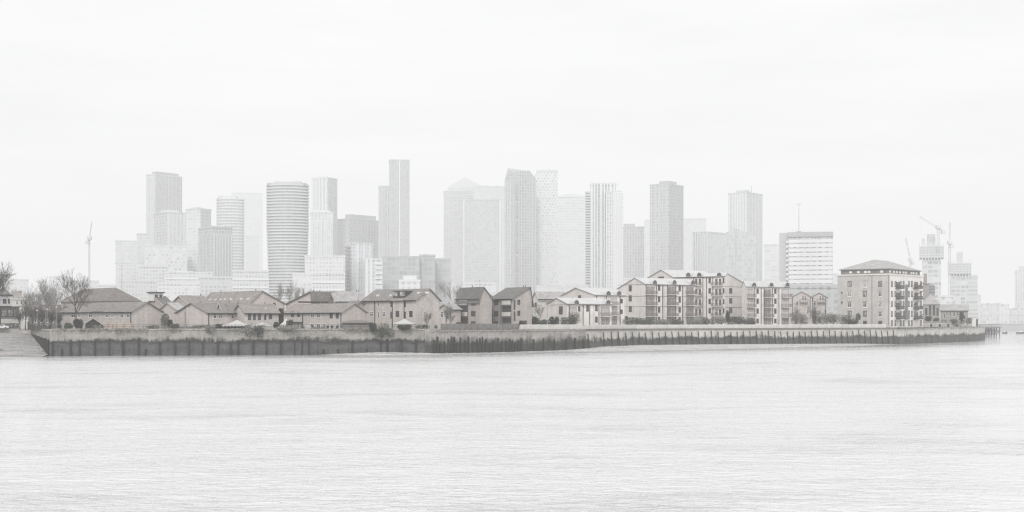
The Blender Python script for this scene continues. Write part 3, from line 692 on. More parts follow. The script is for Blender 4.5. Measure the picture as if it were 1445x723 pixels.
# pyramid-topped tower
B = T('wide faint office tower crowned with a pyramid roof', 626, 2350, 691, 271, 226, 214, du=8, dv=4.2, fu=.12, fv=.42, vary=.2, W=70)
b = MB(); L, W_ = B.L, B.W; z0 = B.top + 1.7; z1 = B.z(250, L / 2, W_ / 2); i0 = 4
zt = B.z(264, 0, 0); b.box(i0 + 3, L - i0 - 3, i0 + 3, W_ - i0 - 3, B.top, zt); b.build('attic_storey', hazed(226, 2350), B.root)
b = MB(); q = [(i0 + 3, i0 + 3, zt), (L - 7, 7, zt), (L - 7, W_ - 7, zt), (7, W_ - 7, zt)]; ap = (L * .47, W_ / 2, z1)
for k in range(4): b.poly([q[k], q[(k + 1) % 4], ap])
b.build('pyramid_roof', hazed(219, 2350), B.root)
B = T('broad pale office tower overlapping the pyramid-topped tower', 668, 2280, 714, 264, 231, 223, du=4, dv=4, fu=.25, fv=.35, vary=.2, W=50); plant(B, 678, 690, 262, hazed(227, 2280))
B = T('lower glass tower with bright corner edges before the pyramid-topped tower', 653, 1980, 708, 283, 225, 215, du=4, dv=3.9, fu=.15, fv=.3, vary=.2, W=46)
fins(B, 'f', 1, hazed(238, 1980), 0, B.top, 2.2, 1, 0, 3); fins(B, 'f', 1, hazed(240, 1980), 0, B.top, 2.2, 1, B.L - 4, B.L)
# slant-topped tower
B = Bld('residential_tower', 'darker grid-fronted tower with a slanting roof at the centre of the skyline', 'tower', 722, 1500, 28, 757, 712, group=GT)
m1 = fac(217, 196, 1500, du=3.0, dv=3.4, fu=.34, fv=.34, vary=.3); m2 = fac(224, 208, 1500, du=3, dv=3.4, fu=.3, fv=.3)  # side faces in paler tones, light difference put into the cladding
zt = B.z(243); z_r = B.z(246, B.L, 0); za = B.z(237.5, 0, B.W * .5); b = MB(); L, W_ = B.L, B.W; zc = B.z(241, L * .72, 0)
b.poly([(0, 0, -1), (L, 0, -1), (L, 0, z_r - 6), (L * .72, 0, zc), (0, 0, zt)]); b.poly([(0, W_, -1), (0, 0, -1), (0, 0, zt), (0, W_ * .5, za), (0, W_, zt - 8)], 1)
b.poly([(L, 0, -1), (L, W_, -1), (L, W_, z_r - 6), (L, 0, z_r - 6)], 1); b.poly([(L, W_, -1), (0, W_, -1), (0, W_, zt - 8), (L, W_, z_r - 6)])
b.build('shaft', [m1, m2], B.root)
b = MB(); b.poly([(0, 0, zt), (L * .72, 0, zc), (L * .72, W_ * .5, zc + 1), (0, W_ * .5, za)]); b.poly([(L * .72, 0, zc), (L, 0, z_r - 6), (L, W_, z_r - 6), (L * .72, W_ * .5, zc + 1)])
b.poly([(0, W_ * .5, za), (L * .72, W_ * .5, zc + 1), (L, W_, z_r - 6), (0, W_, zt - 8)]); b.build('slanted_roof', hazed(205, 1500), B.root)
B.top = zc; fins(B, 'f', 9, hazed(222, 1500), 20, B.top - 4, .9, .6); fins(B, 'l', 3, hazed(232, 1500), 20, B.top - 12, 1.2, .8)
for j in range(6): B.strip('balcony_stack', 'f', 727.5, 731, 262 + j * 25, 282 + j * 25, hazed(198, 1500), .9)
B = T('white honeycomb-patterned tower touching the slanting-roofed tower', 757, 1540, 787, 242, 240, 218, du=3.4, dv=3.2, fu=.45, fv=.42, stagger=.5, vary=.35)
B = T('pale banded tower with a curved top east of the honeycomb tower', 787, 1900, 827, 279, 237, 223, du=9, dv=3.7, fu=.06, fv=.5, vary=.15)
b = MB(); L, W_ = B.L, B.W; q = [(L * i / 8, B.top + math.sin(math.pi * (.12 + .76 * i / 8)) * 5.5) for i in range(9)]
for a, c in zip(q, q[1:]): b.hexa([(a[0], 2, B.top), (c[0], 2, B.top), (c[0], W_ - 2, B.top), (a[0], W_ - 2, B.top)], [(a[0], 2, a[1]), (c[0], 2, c[1]), (c[0], W_ - 2, c[1]), (a[0], W_ - 2, a[1])])
b.build('curved_crown', hazed(230, 1900), B.root)
# striped tower
B = T('boldly striped black and white tower with projecting balconies on its side wing', 833, 1300, 871, 262, 226, 201, du=2.2, dv=3.3, fu=.3, fv=.12, W=30)
st = hazed(238, 1300)
for k, wd in ((835, 3.2), (839, 2.4), (843, 2), (848, 3.4), (853, 2), (857, 1.6), (862, 3), (867, 3), (870, 2)):
    u = B.u('f', k); fins(B, 'f', 1, st, 0, B.top + 3, wd * .62, 1.0, u - .6, u + .6)
plant(B, 834, 868, 258.5, hazed(232, 1300), (.05, .8), 'screen')
B = T('set-back balcony wing on the west of the striped tower', 826, 1320, 834, 273, 222, 198, du=3, dv=3.3, W=22); floors(B, 'f', 34, hazed(232, 1320), 40, B.top, 1.3, 1.2, 'balcony')
B = T('lower white-ribbed wing on the east of the striped tower', 855, 1280, 877.5, 272, 236, 205, du=2.4, dv=3.3, fu=.5, fv=.2, W=24); fins(B, 'f', 5, st, 0, B.top, 1.5, .8, B.L * .45, B.L); floors(B, 'f', 44, hazed(228, 1280), 20, B.top, 1.2, 1.0, 'balcony', B.L - .5, B.L + 1.4)
B = T('grey mid-height tower at the foot of the striped tower', 879, 1500, 909, 322, 222, 208, du=3, dv=3.4, fu=.3, fv=.3); plant(B, 880, 896, 316, hazed(212, 1500), (.05, .8)); fins(B, 'f', 8, hazed(224, 1500), 10, B.top, .7, .5)
T('faint sliver of a tower behind the grey crowned tower', 909, 2100, 920, 312, 235, 229, du=3, dv=3.5)
B = T('grey gridded tower with a raised central crown, standing clear of its neighbours', 944, 1450, 964.5, 261, 216, 198, pl=917, lt=(225, 203), a=55, du=2.6, dv=3.3, fu=.35, fv=.3, vary=.3)
b = MB(); b.box(B.L * .05, B.L * .6, B.W * .05, B.W * .55, B.top - 1, B.z(255)); b.build('crown', hazed(209, 1450), B.root); fins(B, 'f', 4, hazed(206, 1450), 20, B.top, .9, .6); fins(B, 'l', 5, hazed(226, 1450), 20, B.top, .9, .6)
T('pale slab behind the crowned grey tower and vertical-ribbed block', 962, 2050, 996, 310, 234, 226, du=3, dv=3.6)
B = T('vertical-ribbed mid-height block with lighter flank', 1000, 1500, 1024, 329, 231, 218, pl=977, lt=(233, 204), a=48, du=3.6, dv=3.4, fu=.4, fv=.15); fins(B, 'l', 7, hazed(236, 1500), 0, B.top, 1.4, .9)
B = T('white-framed tower with rooftop mast and darker flank', 1055, 1620, 1076, 273, 227, 212, pl=1028, lt=(236, 210), a=52, du=4.0, dv=3.6, fu=.42, fv=.2)
fins(B, 'l', 7, hazed(238, 1620), 40, B.top, 1.5, 1); fins(B, 'f', 5, hazed(226, 1620), 40, B.top, 1, .7)
b = MB(); b.box(2, B.L * .3, 3, B.W * .65, B.top - .5, B.z(268)); b.build('plant_room', hazed(222, 1620), B.root); b = MB(); b.tube((B.L * .45, 4, B.top), (B.L * .45, 4, B.z(260)), .5, .25); b.build('mast', hazed(200, 1620), B.root)
# glass front with slanted top
B = Bld('office_tower', 'pale glass block with a sloping roof before the white-framed tower', 'tower', 1038, 1350, 40, 1067, 1024, group=GT); m1 = fac(229, 222, 1350, du=3, dv=3.8, fu=.12, fv=.18); m2 = fac(233, 226, 1350, du=3, dv=3.8, fu=.12, fv=.18)  # same cladding twice, side faces painted lighter as if better lit
L, W_ = B.L, B.W; z1, z2 = B.z(322), B.z(334, L, 0); b = MB(); b.poly([(0, 0, -1), (L, 0, -1), (L, 0, z2), (0, 0, z1)]); b.poly([(0, W_, -1), (0, 0, -1), (0, 0, z1), (0, W_, z1 - 4)], 1); b.poly([(L, 0, -1), (L, W_, -1), (L, W_, z2 - 4), (L, 0, z2)], 1); b.poly([(L, W_, -1), (0, W_, -1), (0, W_, z1 - 4), (L, W_, z2 - 4)])
b.build('shaft', [m1, m2], B.root); b = MB(); b.poly([(0, 0, z1), (L, 0, z2), (L, W_, z2 - 4), (0, W_, z1 - 4)]); b.build('sloping_roof', hazed(226, 1350), B.root); B.strip('edge_strip', 'f', 1037.6, 1039, 455, 326, hazed(214, 1350), .5)
B = T('small pale banded tower between the glass block and the slab of white balconies', 1078, 1550, 1101, 347, 238, 228, du=7, dv=3.6, fu=.1, fv=.45); plant(B, 1080, 1094, 344, hazed(234, 1550))
# slab block with white balcony bands
Y = 900; B = Bld('apartment_block', 'council slab block with thirteen white balcony bands and dark stair core', 'apartment block', 1112.5, Y, None, 1175, None, None, 13)
B.top = B.z(334); B.walls(B.top, fac(214, 192, Y, du=2.6, dv=2.9, fu=.3, fv=.1, vary=.5), name='wall'); wm = hazed(243, Y)
ys = [338 + j * 6.35 for j in range(13)]
for j, y in enumerate(ys):
    B.strip('balcony_front', 'f', 1112.8, 1174.7, y, y + 4.7, wm, .4)
    for k in range(7):
        px = 1117 + k * 9; B.strip('window', 'f', px - 2.2, px + 2.2, y - 1.9, y - .2, hazed(206 + (j * 7 + k * 5) % 4 * 8, Y), .3)
B.block('roof_fascia', -.4, B.L + .4, -.6, 13.4, B.top - .3, B.z(328), hazed(200, Y)); B.block('core', B.u('f', 1099.5), -.003, 2, 13, -1, B.z(328.5), hazed(210, Y))
for j in range(12): B.strip('core_balcony', 'f', 1109.5, 1112.3, 340 + j * 6.5, 343 + j * 6.5, hazed(240, Y), .3)
b = MB(); u = B.u('f', 1127.5); b.tube((u, 6, B.top), (u, 6, B.z(286, u, 6)), .35, .12); b.tube((u - 1.6, 6, B.z(289, u, 6)), (u + 1.6, 6, B.z(289, u, 6)), .12); b.build('mast', hazed(205, Y), B.root)
B.block('tank_room', B.u('f', 1124), B.u('f', 1131), 4, 9, B.z(328) + .003, B.z(326), hazed(190, Y))
b = MB()
for k in range(16): u = B.L * (k + .5) / 16; b.tube((u, 1, B.z(328)), (u, 1, B.z(326.2 - (k * 7 % 3))), .08)
b.build('aerials', hazed(200, Y), B.root)
T('slim pale tower at the shoulder of the brick warehouse', 1174, 1300, 1183, 388, 233, 226, W=20)

# towers under construction
def site_tower(label, pc, Y, pr, yt, ysc, core, name='unfinished_tower'):
    B = T(label, pc, Y, pr, yt, 226, 213, du=4.2, dv=3.5, fu=.16, fv=.35, vary=.5, W=24, name=name, group='half-built towers by the warehouse')
    n = 5
    for j in range(n):
        zz = B.top - 4 + (B.z(ysc) - B.top + 4) * j / n
        B.block('scaffold_lift', -2.2, B.L + 2.2, -2.2, B.W + 2, zz, zz + .9, hazed(222 + 4 * (j % 2), Y))
    B.block('debris_screen', -2.1, B.L + 2.1, -2.1, B.W + 1, B.top - 4.5, B.z(ysc) - 1.2, hazed(212, Y))  # box added to cover the dark shaded gaps between scaffold lifts
    b = MB()
    for k in range(9): u = -2 + (B.L + 4) * k / 8; b.box(u - .25, u + .25, -2.6, -2.25, B.top - 7, B.z(ysc) + 1.5)
    b.build('scaffold_standards', hazed(224, Y), B.root)
    for (x0, x1, y) in core: B.block('lift_core', B.u('f', x0), B.u('f', x1), B.W * .25, B.W * .75, B.top - 1, B.z(y), hazed(216 if x1 - x0 > 8 else 222, Y))
    return B
site_tower('taller half-built tower with scaffold collar and exposed lift core beside the warehouse', 1301, 1150, 1328, 357, 346, [(1308, 1320, 330), (1300.5, 1305, 336)])
B = site_tower('shorter half-built tower with scaffold collar downstream of the taller one', 1341, 1250, 1367, 380, 370, [(1350, 1359, 356)])
T('half-clad lower wing of the shorter half-built tower', 1366, 1245, 1379.5, 391, 222, 211, du=9, dv=3.5, fu=.05, fv=.45, W=22, name='unfinished_tower', group='half-built towers by the warehouse')
B = T('tower of pale vertical bays at the eastern edge of the skyline', 1432, 1500, 1452, 384, 232, 220, du=3.4, dv=3.5, fu=.35, fv=.15, group=None); fins(B, 'f', 3, hazed(236, 1500), 0, B.top, 1.8, 1, 2, B.L * .6); plant(B, 1437, 1450, 376, hazed(224, 1500), (.05, .8))

# cranes: lattice masts and jibs
def lattice(b, p, q, w, r=.11, n=None):
    p, q = Vector(p), Vector(q); d = q - p; L = d.length; d.normalize(); a = d.cross(Vector((0, 1, 0))); a = a.normalized() if a.length > .1 else Vector((1, 0, 0)); c = d.cross(a).normalized()
    n = n or max(3, int(L / (w * 1.4))); o = [(a + c) * w / 2, (a - c) * w / 2, (-a - c) * w / 2, (-a + c) * w / 2]
    for k in range(4):
        b.tube(p + o[k], q + o[k], r, r, 4, caps=False)
        for i in range(n):
            s, e = p + d * L * i / n, p + d * L * (i + 1) / n; b.tube(s + o[k], e + o[(k + 1) % 4], r * .6, r * .6, 3, caps=False)
def crane(label, pxm, Y, ybase, ytop, jib, counter, t, strut=None, w=1.7, wr=.16):
    m = hazed(t, Y); x0 = X(pxm, Y); root = thing('tower_crane', label, 'crane', (x0, Y, Z(ybase, Y)), 0, 'cranes over the skyline'); z0 = Z(ybase, Y)
    loc = lambda px, py: (X(px, Y) - x0, 0, Z(py, Y) - z0)
    b = MB(); lattice(b, (0, 0, 0), loc(pxm, ytop), w, wr); b.build('mast', m, root)
    if jib: b = MB(); lattice(b, loc(*jib[0]), loc(*jib[1]), w * .6, wr * .8); b.build('jib', m, root)
    if counter: b = MB(); lattice(b, loc(*counter[0]), loc(*counter[1]), w * .7, wr * .8); c = loc(*counter[1]); b.build('counter_jib', m, root); b = MB(); b.box(c[0] - 1.6, c[0] + 1.6, -1.4, 1.4, c[2] - 2.4, c[2] + .6); b.build('counterweight', m, root)
    if strut:
        b = MB()
        for s in strut: b.tube(loc(*s[0]), loc(*s[1]), wr * .55, wr * .55, 4)
        b.build('tie_bars', m, root)
    c = loc(pxm, ytop); b = MB(); b.box(c[0] - 1.8, c[0] + 1.8, -1.8, 1.8, c[2] - .4, c[2] + 2.4); b.build('cab', m, root)
crane('luffing crane standing on the taller half-built tower', 1324, 1140, 352, 322, ((1324, 322), (1298, 306)), ((1324, 322), (1331, 326)), 227, [((1324, 315), (1330, 325)), ((1324, 315), (1310, 313)), ((1324, 321), (1324, 315)), ((1298, 306), (1299, 330))])
crane('small pale luffing crane behind the warehouse roof', 1284.5, 1500, 430, 368, ((1284.5, 366), (1278, 336)), ((1284.5, 367), (1288, 371)), 226, [((1284.5, 360), (1288, 370)), ((1284.5, 360), (1279, 341))])
crane('thin upright crane mast beside the shorter half-built tower', 1340, 1235, 440, 344, ((1340, 344), (1340.6, 314)), ((1340, 345), (1343, 346)), 226, None, 1.5, .16)
crane('lone slender crane at the west end of the skyline', 126, 1250, 440, 338, ((126, 338), (129.5, 313)), ((126, 338), (123.5, 341)), 224, [((126, 333), (124, 340)), ((126, 333), (129, 317))], 1.0, .16)

# low hazy blocks between the terraces and the towers
LOW = [(163, 200, 372, 1250, 231, 220, 'pale low office block at the foot of the squat tower'), (196, 236, 377, 1220, 228, 212, 'grid-windowed low block below the lattice block'),
 (232, 300, 386, 1180, 234, 222, 'long white banded low block under the grey mullioned tower'), (168, 222, 398, 1050, 226, 214, 'grey low block with tiny white windows behind the vented roof'),
 (222, 282, 402, 1000, 238, 226, 'bright white stepped low block above the small gables'), (281, 332, 393, 1060, 224, 213, 'pale framed low block below the grey mullioned tower'),
 (328, 379, 384, 1000, 231, 216, 'pale brick mid-rise with paired balconies before the ringed tower'), (430, 487, 363, 1120, 238, 220, 'white mid-rise of upright strips below the light framed tower'),
 (413, 442, 388, 1000, 236, 229, 'plain white low block at the foot of the ringed tower'), (440, 487, 389, 960, 235, 214, 'white banded low block beside the pale brick apartment tower'),
 (594, 640, 398, 1500, 232, 226, 'faint low block under the stepped glass bays'), (655, 700, 402, 1000, 233, 226, 'low pale flat-roofed shed with rooftop vents behind the flats'),
 (757, 830, 405, 1250, 231, 222, 'pale low frontage at the foot of the honeycomb tower'), (880, 1000, 395, 1200, 232, 224, 'pale low frontage beneath the grey crowned tower'),
 (1100, 1182, 407, 620, 205, 190, 'broad grey low-rise below the white balcony slab'), (1165, 1184, 418, 640, 214, 202, 'narrow grey terrace beside the warehouse'),
 (10, 40, 396, 1300, 233, 226, 'pale boxy office block far behind the pub'), (70, 98, 392, 1350, 233, 226, 'faint boxy block behind the bare trees'), (96, 140, 398, 1300, 235, 228, 'faint low blocks beneath the lone crane'),
 (138, 170, 404, 1150, 234, 226, 'pale low block under the squat tower'), (-30, 60, 418, 900, 228, 218, 'long pale terrace behind the pub'), (640, 660, 418, 900, 228, 218, 'pale low infill behind the bare trees by the flats')]
for i, (x0, x1, yt, Y, tw, tg, lb) in enumerate(LOW):
    B = tower(lb, x0, Y, x1, yt, fac(tw, tg, Y, du=2.2 + .5 * (i % 3), dv=3.0, fu=.42, fv=.45, vary=.3), None, None, None, 18, 'low_rise_block', 'building', 'low blocks at the foot of the towers')
    if i % 2 == 0: plant(B, x0 + (x1 - x0) * .25, x0 + (x1 - x0) * .6, yt - 3, hazed(tw - 4, Y))
    if i in (6, 2, 9):
        floors(B, 'f', 6 + i % 3, hazed(240, Y), 3, B.top, .9, .35)
# ------------------------------------------------------------------ front row: terraces, flats, warehouse
GH = 'brick terraced houses behind the river wall'
# far left: pub and neighbours
B = Bld('corner_house', 'white bay-windowed house with pointed turret roof above the dark pub front', 'house', -14, 408, None, 16.5, None, None, 9); ze = B.z(417.5); B.walls(ze, M['white']); B.roof('flat', ze, 0, M['dark'], t=.35)
b = MB(); L, W_ = B.L, B.W; ap = B.z(402.5); q = [(L * .42, .3, ze + .38), (L * .98, .3, ze + .38), (L * .98, 3.6, ze + .38), (L * .42, 3.6, ze + .38)]; c = (L * .57, 1.9, ap)
for k in range(4): b.poly([q[k], q[(k + 1) % 4], c])
b.build('turret_roof', M['roof'], B.root); b = MB(); b.tube(c, (c[0], c[1], ap + 1.3), .1, .03); b.tube((c[0] - .25, c[1], ap + .7), (c[0] + .25, c[1], ap + .7), .06); b.build('finial', M['black'], B.root)
B.windows('f', [(6.5, 425, 5, 6), (12.5, 425, 2.5, 6), (-2, 425, 4, 6)], 'd'); B.strip('bargeboard', 'f', -13, 16, 432, 433.2, M['dark'])
B = Bld('riverside_pub', 'dark flat-roofed pub front with broad windows and a pale fascia band', 'pub', -16, 404, None, 27, None, None, 7); ze = B.z(433.5); B.walls(ze, M['timber_d']); B.roof('flat', ze, 0, M['dark'], o=.5)
B.windows('f', [(6, 442, 8, 10), (15, 442, 8, 10), (22.5, 442, 6, 10), (-6, 442, 8, 10), (16, 460, 5, 6), (22, 460, 5, 6)], 'dl'); B.strip('fascia', 'f', -15, 26.5, 450.2, 456.5, M['pale']); B.strip('corner_post', 'f', -1, 1.5, 434, 466, M['dark'])
B = Bld('stuccoed_terrace', 'stuccoed parapet terrace with three small windows beside the turreted house', 'house', 17, 440, None, 44, None, None, 8); ze = B.z(420); B.walls(ze, M['parapet']); B.roof('flat', ze, 0, M['pale']); B.windows('f', [(24, 427, 3, 6), (30, 427, 3, 6), (36, 427, 3, 6), (41, 427, 2.5, 6)], 'w'); B.strip('cornice', 'f', 17, 44, 421.5, 423, M['white'], .3)
B.block('chimney', 1, 3, 3, 4.2, ze, ze + 2.2, M['brick_d'])
B = house('low dark-roofed shed row behind the pollarded trees', 40, 425, None, 88, None, 441, 431, 'l', M['timber_d'], M['roof_b'], 'outbuilding', 'outbuilding', W=9); B.windows('f', [(50, 451, 4, 9), (58, 451, 4, 9), (66, 451, 4, 9), (74, 451, 4, 9)], 'w')

# terraces, west to east
B = house('large hipped house standing behind the westernmost terrace', 150, 392, 40, 197, 86, 425.5, 407, 'hip', M['brick'], M['roof_b'], 'detached_house'); B.windows('f', [(160, 430, 4, 5), (176, 430, 4, 5)], 'd')
B = house('westernmost brick terrace with a blank gable and light timber fence', 186, 352, 46, 228.5, 86, 440, 427.3, 'f', M['brick'], M['roof'], verge=M['timber_d'], group=GH)
B.windows('l', [(103.5, 445, 6, 8), (128, 445, 5, 7), (151.5, 445, 5, 7), (158.3, 445, 3, 7), (172.3, 445, 5, 8), (181, 445, 5, 8), (112, 445, 3, 7)], 'w'); B.strip('downpipe', 'l', 184.4, 185.2, 441, 464, M['black'])
B.strip('porch_roof', 'l', 132, 147, 439.5, 441.5, M['roof_b'], .6)
B = house('small brick gable crowned with a rooftop vent cabin', 232, 398, 46, 246, 206, 432, 419, 'l', M['brick_f'], M['roof_g'], verge=M['white'], rf=.55, group=GH)
b = MB(); b.box(-1.6, 1.6, -1.4, 1.4, 0, 2.3); o_ = b.build('vent_cabin', M['white'], B.root); o_.location = (B.L * .3, B.W * .62, B.zr - 1.2)
b = MB(); b.box(-2, 2, -1.8, 1.8, 2.303, 2.6); r_ = b.build('cabin_roof', M['dark'], o_); b = MB(); b.box(-1.2, -.3, -1.5, -1.41, .9, 1.8); b.box(.3, 1.2, -1.5, -1.41, .9, 1.8); b.build('louvre', M['dark'], o_)
B = house('low brick link house with pale roof between two gables', 250, 380, 46, 262, 225, 438, 428, 'l', M['brick'], M['roof_l'], group=GH)
B = house('brick house with white verge board beyond the vented gable', 268, 402, 46, 300, 240, 431, 418, 'l', M['brick'], M['roof_m'], verge=M['white'], rf=.5, group=GH)
B = house('broad brick house with a row of small white rooflights', 352, 398, 40, 402, 282, 429, 411.3, 'f', M['brick_b'], M['roof_m'], rf=.34, group=GH, verge=M['roof_b'])
for px in (291, 299, 306, 312, 320.5, 335, 345):   # rooflights near the eave of the facing slope
    u = B.u('l', px); k = .10; z_ = B.ze + (B.zr - B.ze) * k / .34 + .25; b = MB(); b.box(-.1, .55, -.45, .45, -.05, .42); o_ = b.build('rooflight', M['white'], B.root); o_.location = (B.L * k, u, z_)
B.windows('f', [(387, 431, 4, 7)], 'd')
B = house('brick terrace whose blank gable faces the vented house', 293, 353, 44, 327, 249, 442, 428.6, 'l', M['brick_b'], M['roof'], verge=M['timber_d'], rf=.5, group=GH)
B.windows('f', [(303, 446.5, 5, 7), (311, 446.5, 5, 7)], 'w'); B.strip('downpipe', 'f', 294, 294.8, 443, 462, M['black'])
b = MB(); b.tube((-.15, B.u('l', 262), -1), (-.15, B.u('l', 262), B.ze + .4), .1); b.build('soil_pipe', M['black'], B.root)
B = house('recessed brick bay with paired white windows and a white stepped verge', 316, 357, 40, 347, 306, 441.5, 429, 'l', M['brick_b'], M['roof'], verge=M['white'], rf=.5, group=GH); B.windows('f', [(327.5, 446.5, 4.5, 7), (335, 446.5, 4.5, 7)], 'w')
B = house('brick terrace with four dark windows behind a white canopy', 346, 355, 36, 393, 330, 442, 430, 'l', M['brick'], M['roof_m'], rf=.5, group=GH); B.windows('f', [(352, 447, 4, 8), (359, 447, 3.5, 8), (366, 447, 4, 8), (374, 447, 3, 8), (381.5, 446.5, 4.5, 7)], 'd')
B = house('rear brick terrace with long roofs and a dark painted clerestory', 441, 395, 40, 478, 404, 427, 412.5, 'l', M['brick_b'], M['roof_b'], rf=.04, ye2=430, group=GH, verge=M['roof_b']); B.strip('clerestory', 'f', 421, 463, 425.5, 427.8, M['dark'])  # dark strip painted for the shaded gap under the roof
B = house('second rear terrace with pale roof just west of the tall brick block', 474, 398, 34, 515, 462, 426.5, 412, 'l', M['brick_b'], M['roof_l'], rf=.5, group=GH); B.strip('clerestory', 'f', 474, 511, 425.5, 427.5, M['dark'])  # same painted dark strip for the gap below this roof
B = house('long brick terrace with blank eastern gable and three pairs of windows', 482, 359, 42, 516.5, 400, 441, 429, 'f', M['brick'], M['roof_m'], group=GH, verge=M['timber_d'])
B.windows('l', [(413, 443.5, 4, 7), (421.5, 443.5, 4, 7)], 'd'); B.windows('l', [(441, 445.5, 5, 7), (449.5, 445.5, 5, 7), (441, 460, 5, 6), (449.5, 460, 5, 6), (458, 460, 4, 6)], 'w'); B.windows('l', [(467.5, 445.5, 4, 7), (476, 445.5, 4, 7)], 'd')
B.strip('downpipe', 'l', 427, 427.9, 442, 463, M['black']); B.strip('downpipe', 'l', 481, 481.7, 442, 463, M['black'])
B = house('small brick gable tucked between the long terrace and the tall block', 500, 380, 42, 516, 488, 434, 426, 'f', M['brick'], M['roof_b'], group=GH)
# tall brick block
B = house('three-storey brick block with roof box and wide blank gable', 587, 366, 44, 620, 512, 423.5, 408.5, 'f', M['brick'], M['roof'], 'apartment_house', 'apartment house', verge=M['brick_d'], rf=.56)
B.windows('l', [(524.5, 443.5, 4.5, 7.5), (542, 443.5, 4.5, 7.5)], 'w'); B.windows('l', [(561, 443, 4.5, 8), (580, 443, 4.5, 8), (552.5, 428.5, 2.5, 9), (571.5, 428.5, 2.5, 9), (552.5, 444.5, 2.5, 9), (571.5, 444.5, 2.5, 9)], 'd')
B.windows('l', [(516.7, 428, 2.2, 9), (534.5, 428, 2.2, 9), (516.7, 444, 2.2, 9), (534.5, 444.5, 2.2, 9)], 'w')
for px in (529, 553.8, 570.4): B.strip('downpipe', 'l', px - .35, px + .35, 424.5, 463, M['black'])
B.strip('string_course', 'l', 553, 570, 423.5, 424.8, M['white'], .5)
u0, u1 = B.u('l', 568.5), B.u('l', 552); k = .18; B.block('roof_box', B.L * .08, B.L * .5, min(u0, u1), max(u0, u1), B.ze + .4, B.z(410.2, 0, u0), M['dark'])
um = (u0 + u1) / 2; b = MB(); b.box(B.L * .08 - .1, B.L * .08 - .01, um - 2.6, um - .5, B.ze + 1.1, B.ze + 2.3); b.box(B.L * .08 - .1, B.L * .08 - .01, um + .5, um + 2.4, B.ze + 1.1, B.ze + 2.3); b.build('roof_window', M['glass_l'], B.root)
for px, k in ((526.5, .2), (545, .2), (580.5, .3), (592, .3)):
    u = B.u('l', px); b = MB(); b.box(-.2, .5, -.4, .4, 0, .5); o_ = b.build('rooflight', M['white'], B.root); o_.location = (B.L * k, u, B.ze + (B.zr - B.ze) * k / .56 + .15)
# grey-roofed flats
GF = 'pair of grey-roofed balcony flats'
def flats(label, pc, pl, pr, ye, yr, rf, rec, wins, gable, side=()):
    B = house(label, pc, 395, 30, pr, pl, ye, yr, gable, M['brick_f'], M['roof_g'], 'block_of_flats', 'flats', rf=rf, group=GF, verge=M['timber_d'], o=.5)
    B.windows('l', wins, 'd'); B.windows('f', side, 'd')
    x0, x1 = rec
    B.strip('balcony_recess', 'l', x0, x1, 423.2, 456.5, M['dark'], .12)  # dark sheet on the wall, painting in the shade of a recess
    for y0, y1 in ((424, 430.3), (440.6, 446.5)): B.strip('balcony_panel', 'l', x0 + .4, x1 - .4, y0, y1, M['pale'], .3)
    for y0 in (431.3, 447.4): B.strip('balcony_rail', 'l', x0 - .2, x1 + .2, y0, y0 + 1.0, M['timber_d'], .45)
    B.strip('balcony_post', 'l', x0 - .6, x0 + .6, 423, 457, M['timber_d'], .5); return B
flats('western block of the grey-roofed flats, with balcony recess shade painted dark', 677, 645, 694, 421.5, 406, .3, (648.2, 660.4), [(668, 427.3, 6, 7), (668, 442.6, 6, 7), (668, 456, 6, 5)], 'f')
flats('eastern block of the grey-roofed flats, with narrow side windows', 723.5, 691.5, 750.5, 421.5, 406, .9, (708.8, 721.5), [(700.2, 426.8, 5.5, 7), (700.2, 442.6, 5.5, 7), (700.2, 456, 5.5, 5)], 'f', [(726, 427, 2, 7), (726, 434, 2, 6), (726, 443, 2, 7), (726, 450, 2, 5), (732, 426.5, 4, 6.5), (732, 442, 4, 6.5)])
B = house('stair link with white lean-to verge between the grey-roofed flats', 691.2, 401, 30, 694, 679.5, 424, 417, 'f', M['brick_f'], M['roof_l'], 'stair_link', 'stair tower', verge=M['white'], rf=.9); B.windows('l', [(686.5, 430.7, 6, 4.5), (686.5, 449.6, 6, 4.5)], 'd')
B = house('small pale house behind the bare tree beside the tall brick block', 638, 400, 35, 650, 618, 437, 430, 'l', M['brick_b'], M['roof_l'], group=GH); B.windows('l', [(624, 444, 4, 9), (632, 447, 4, 8)], 'w')
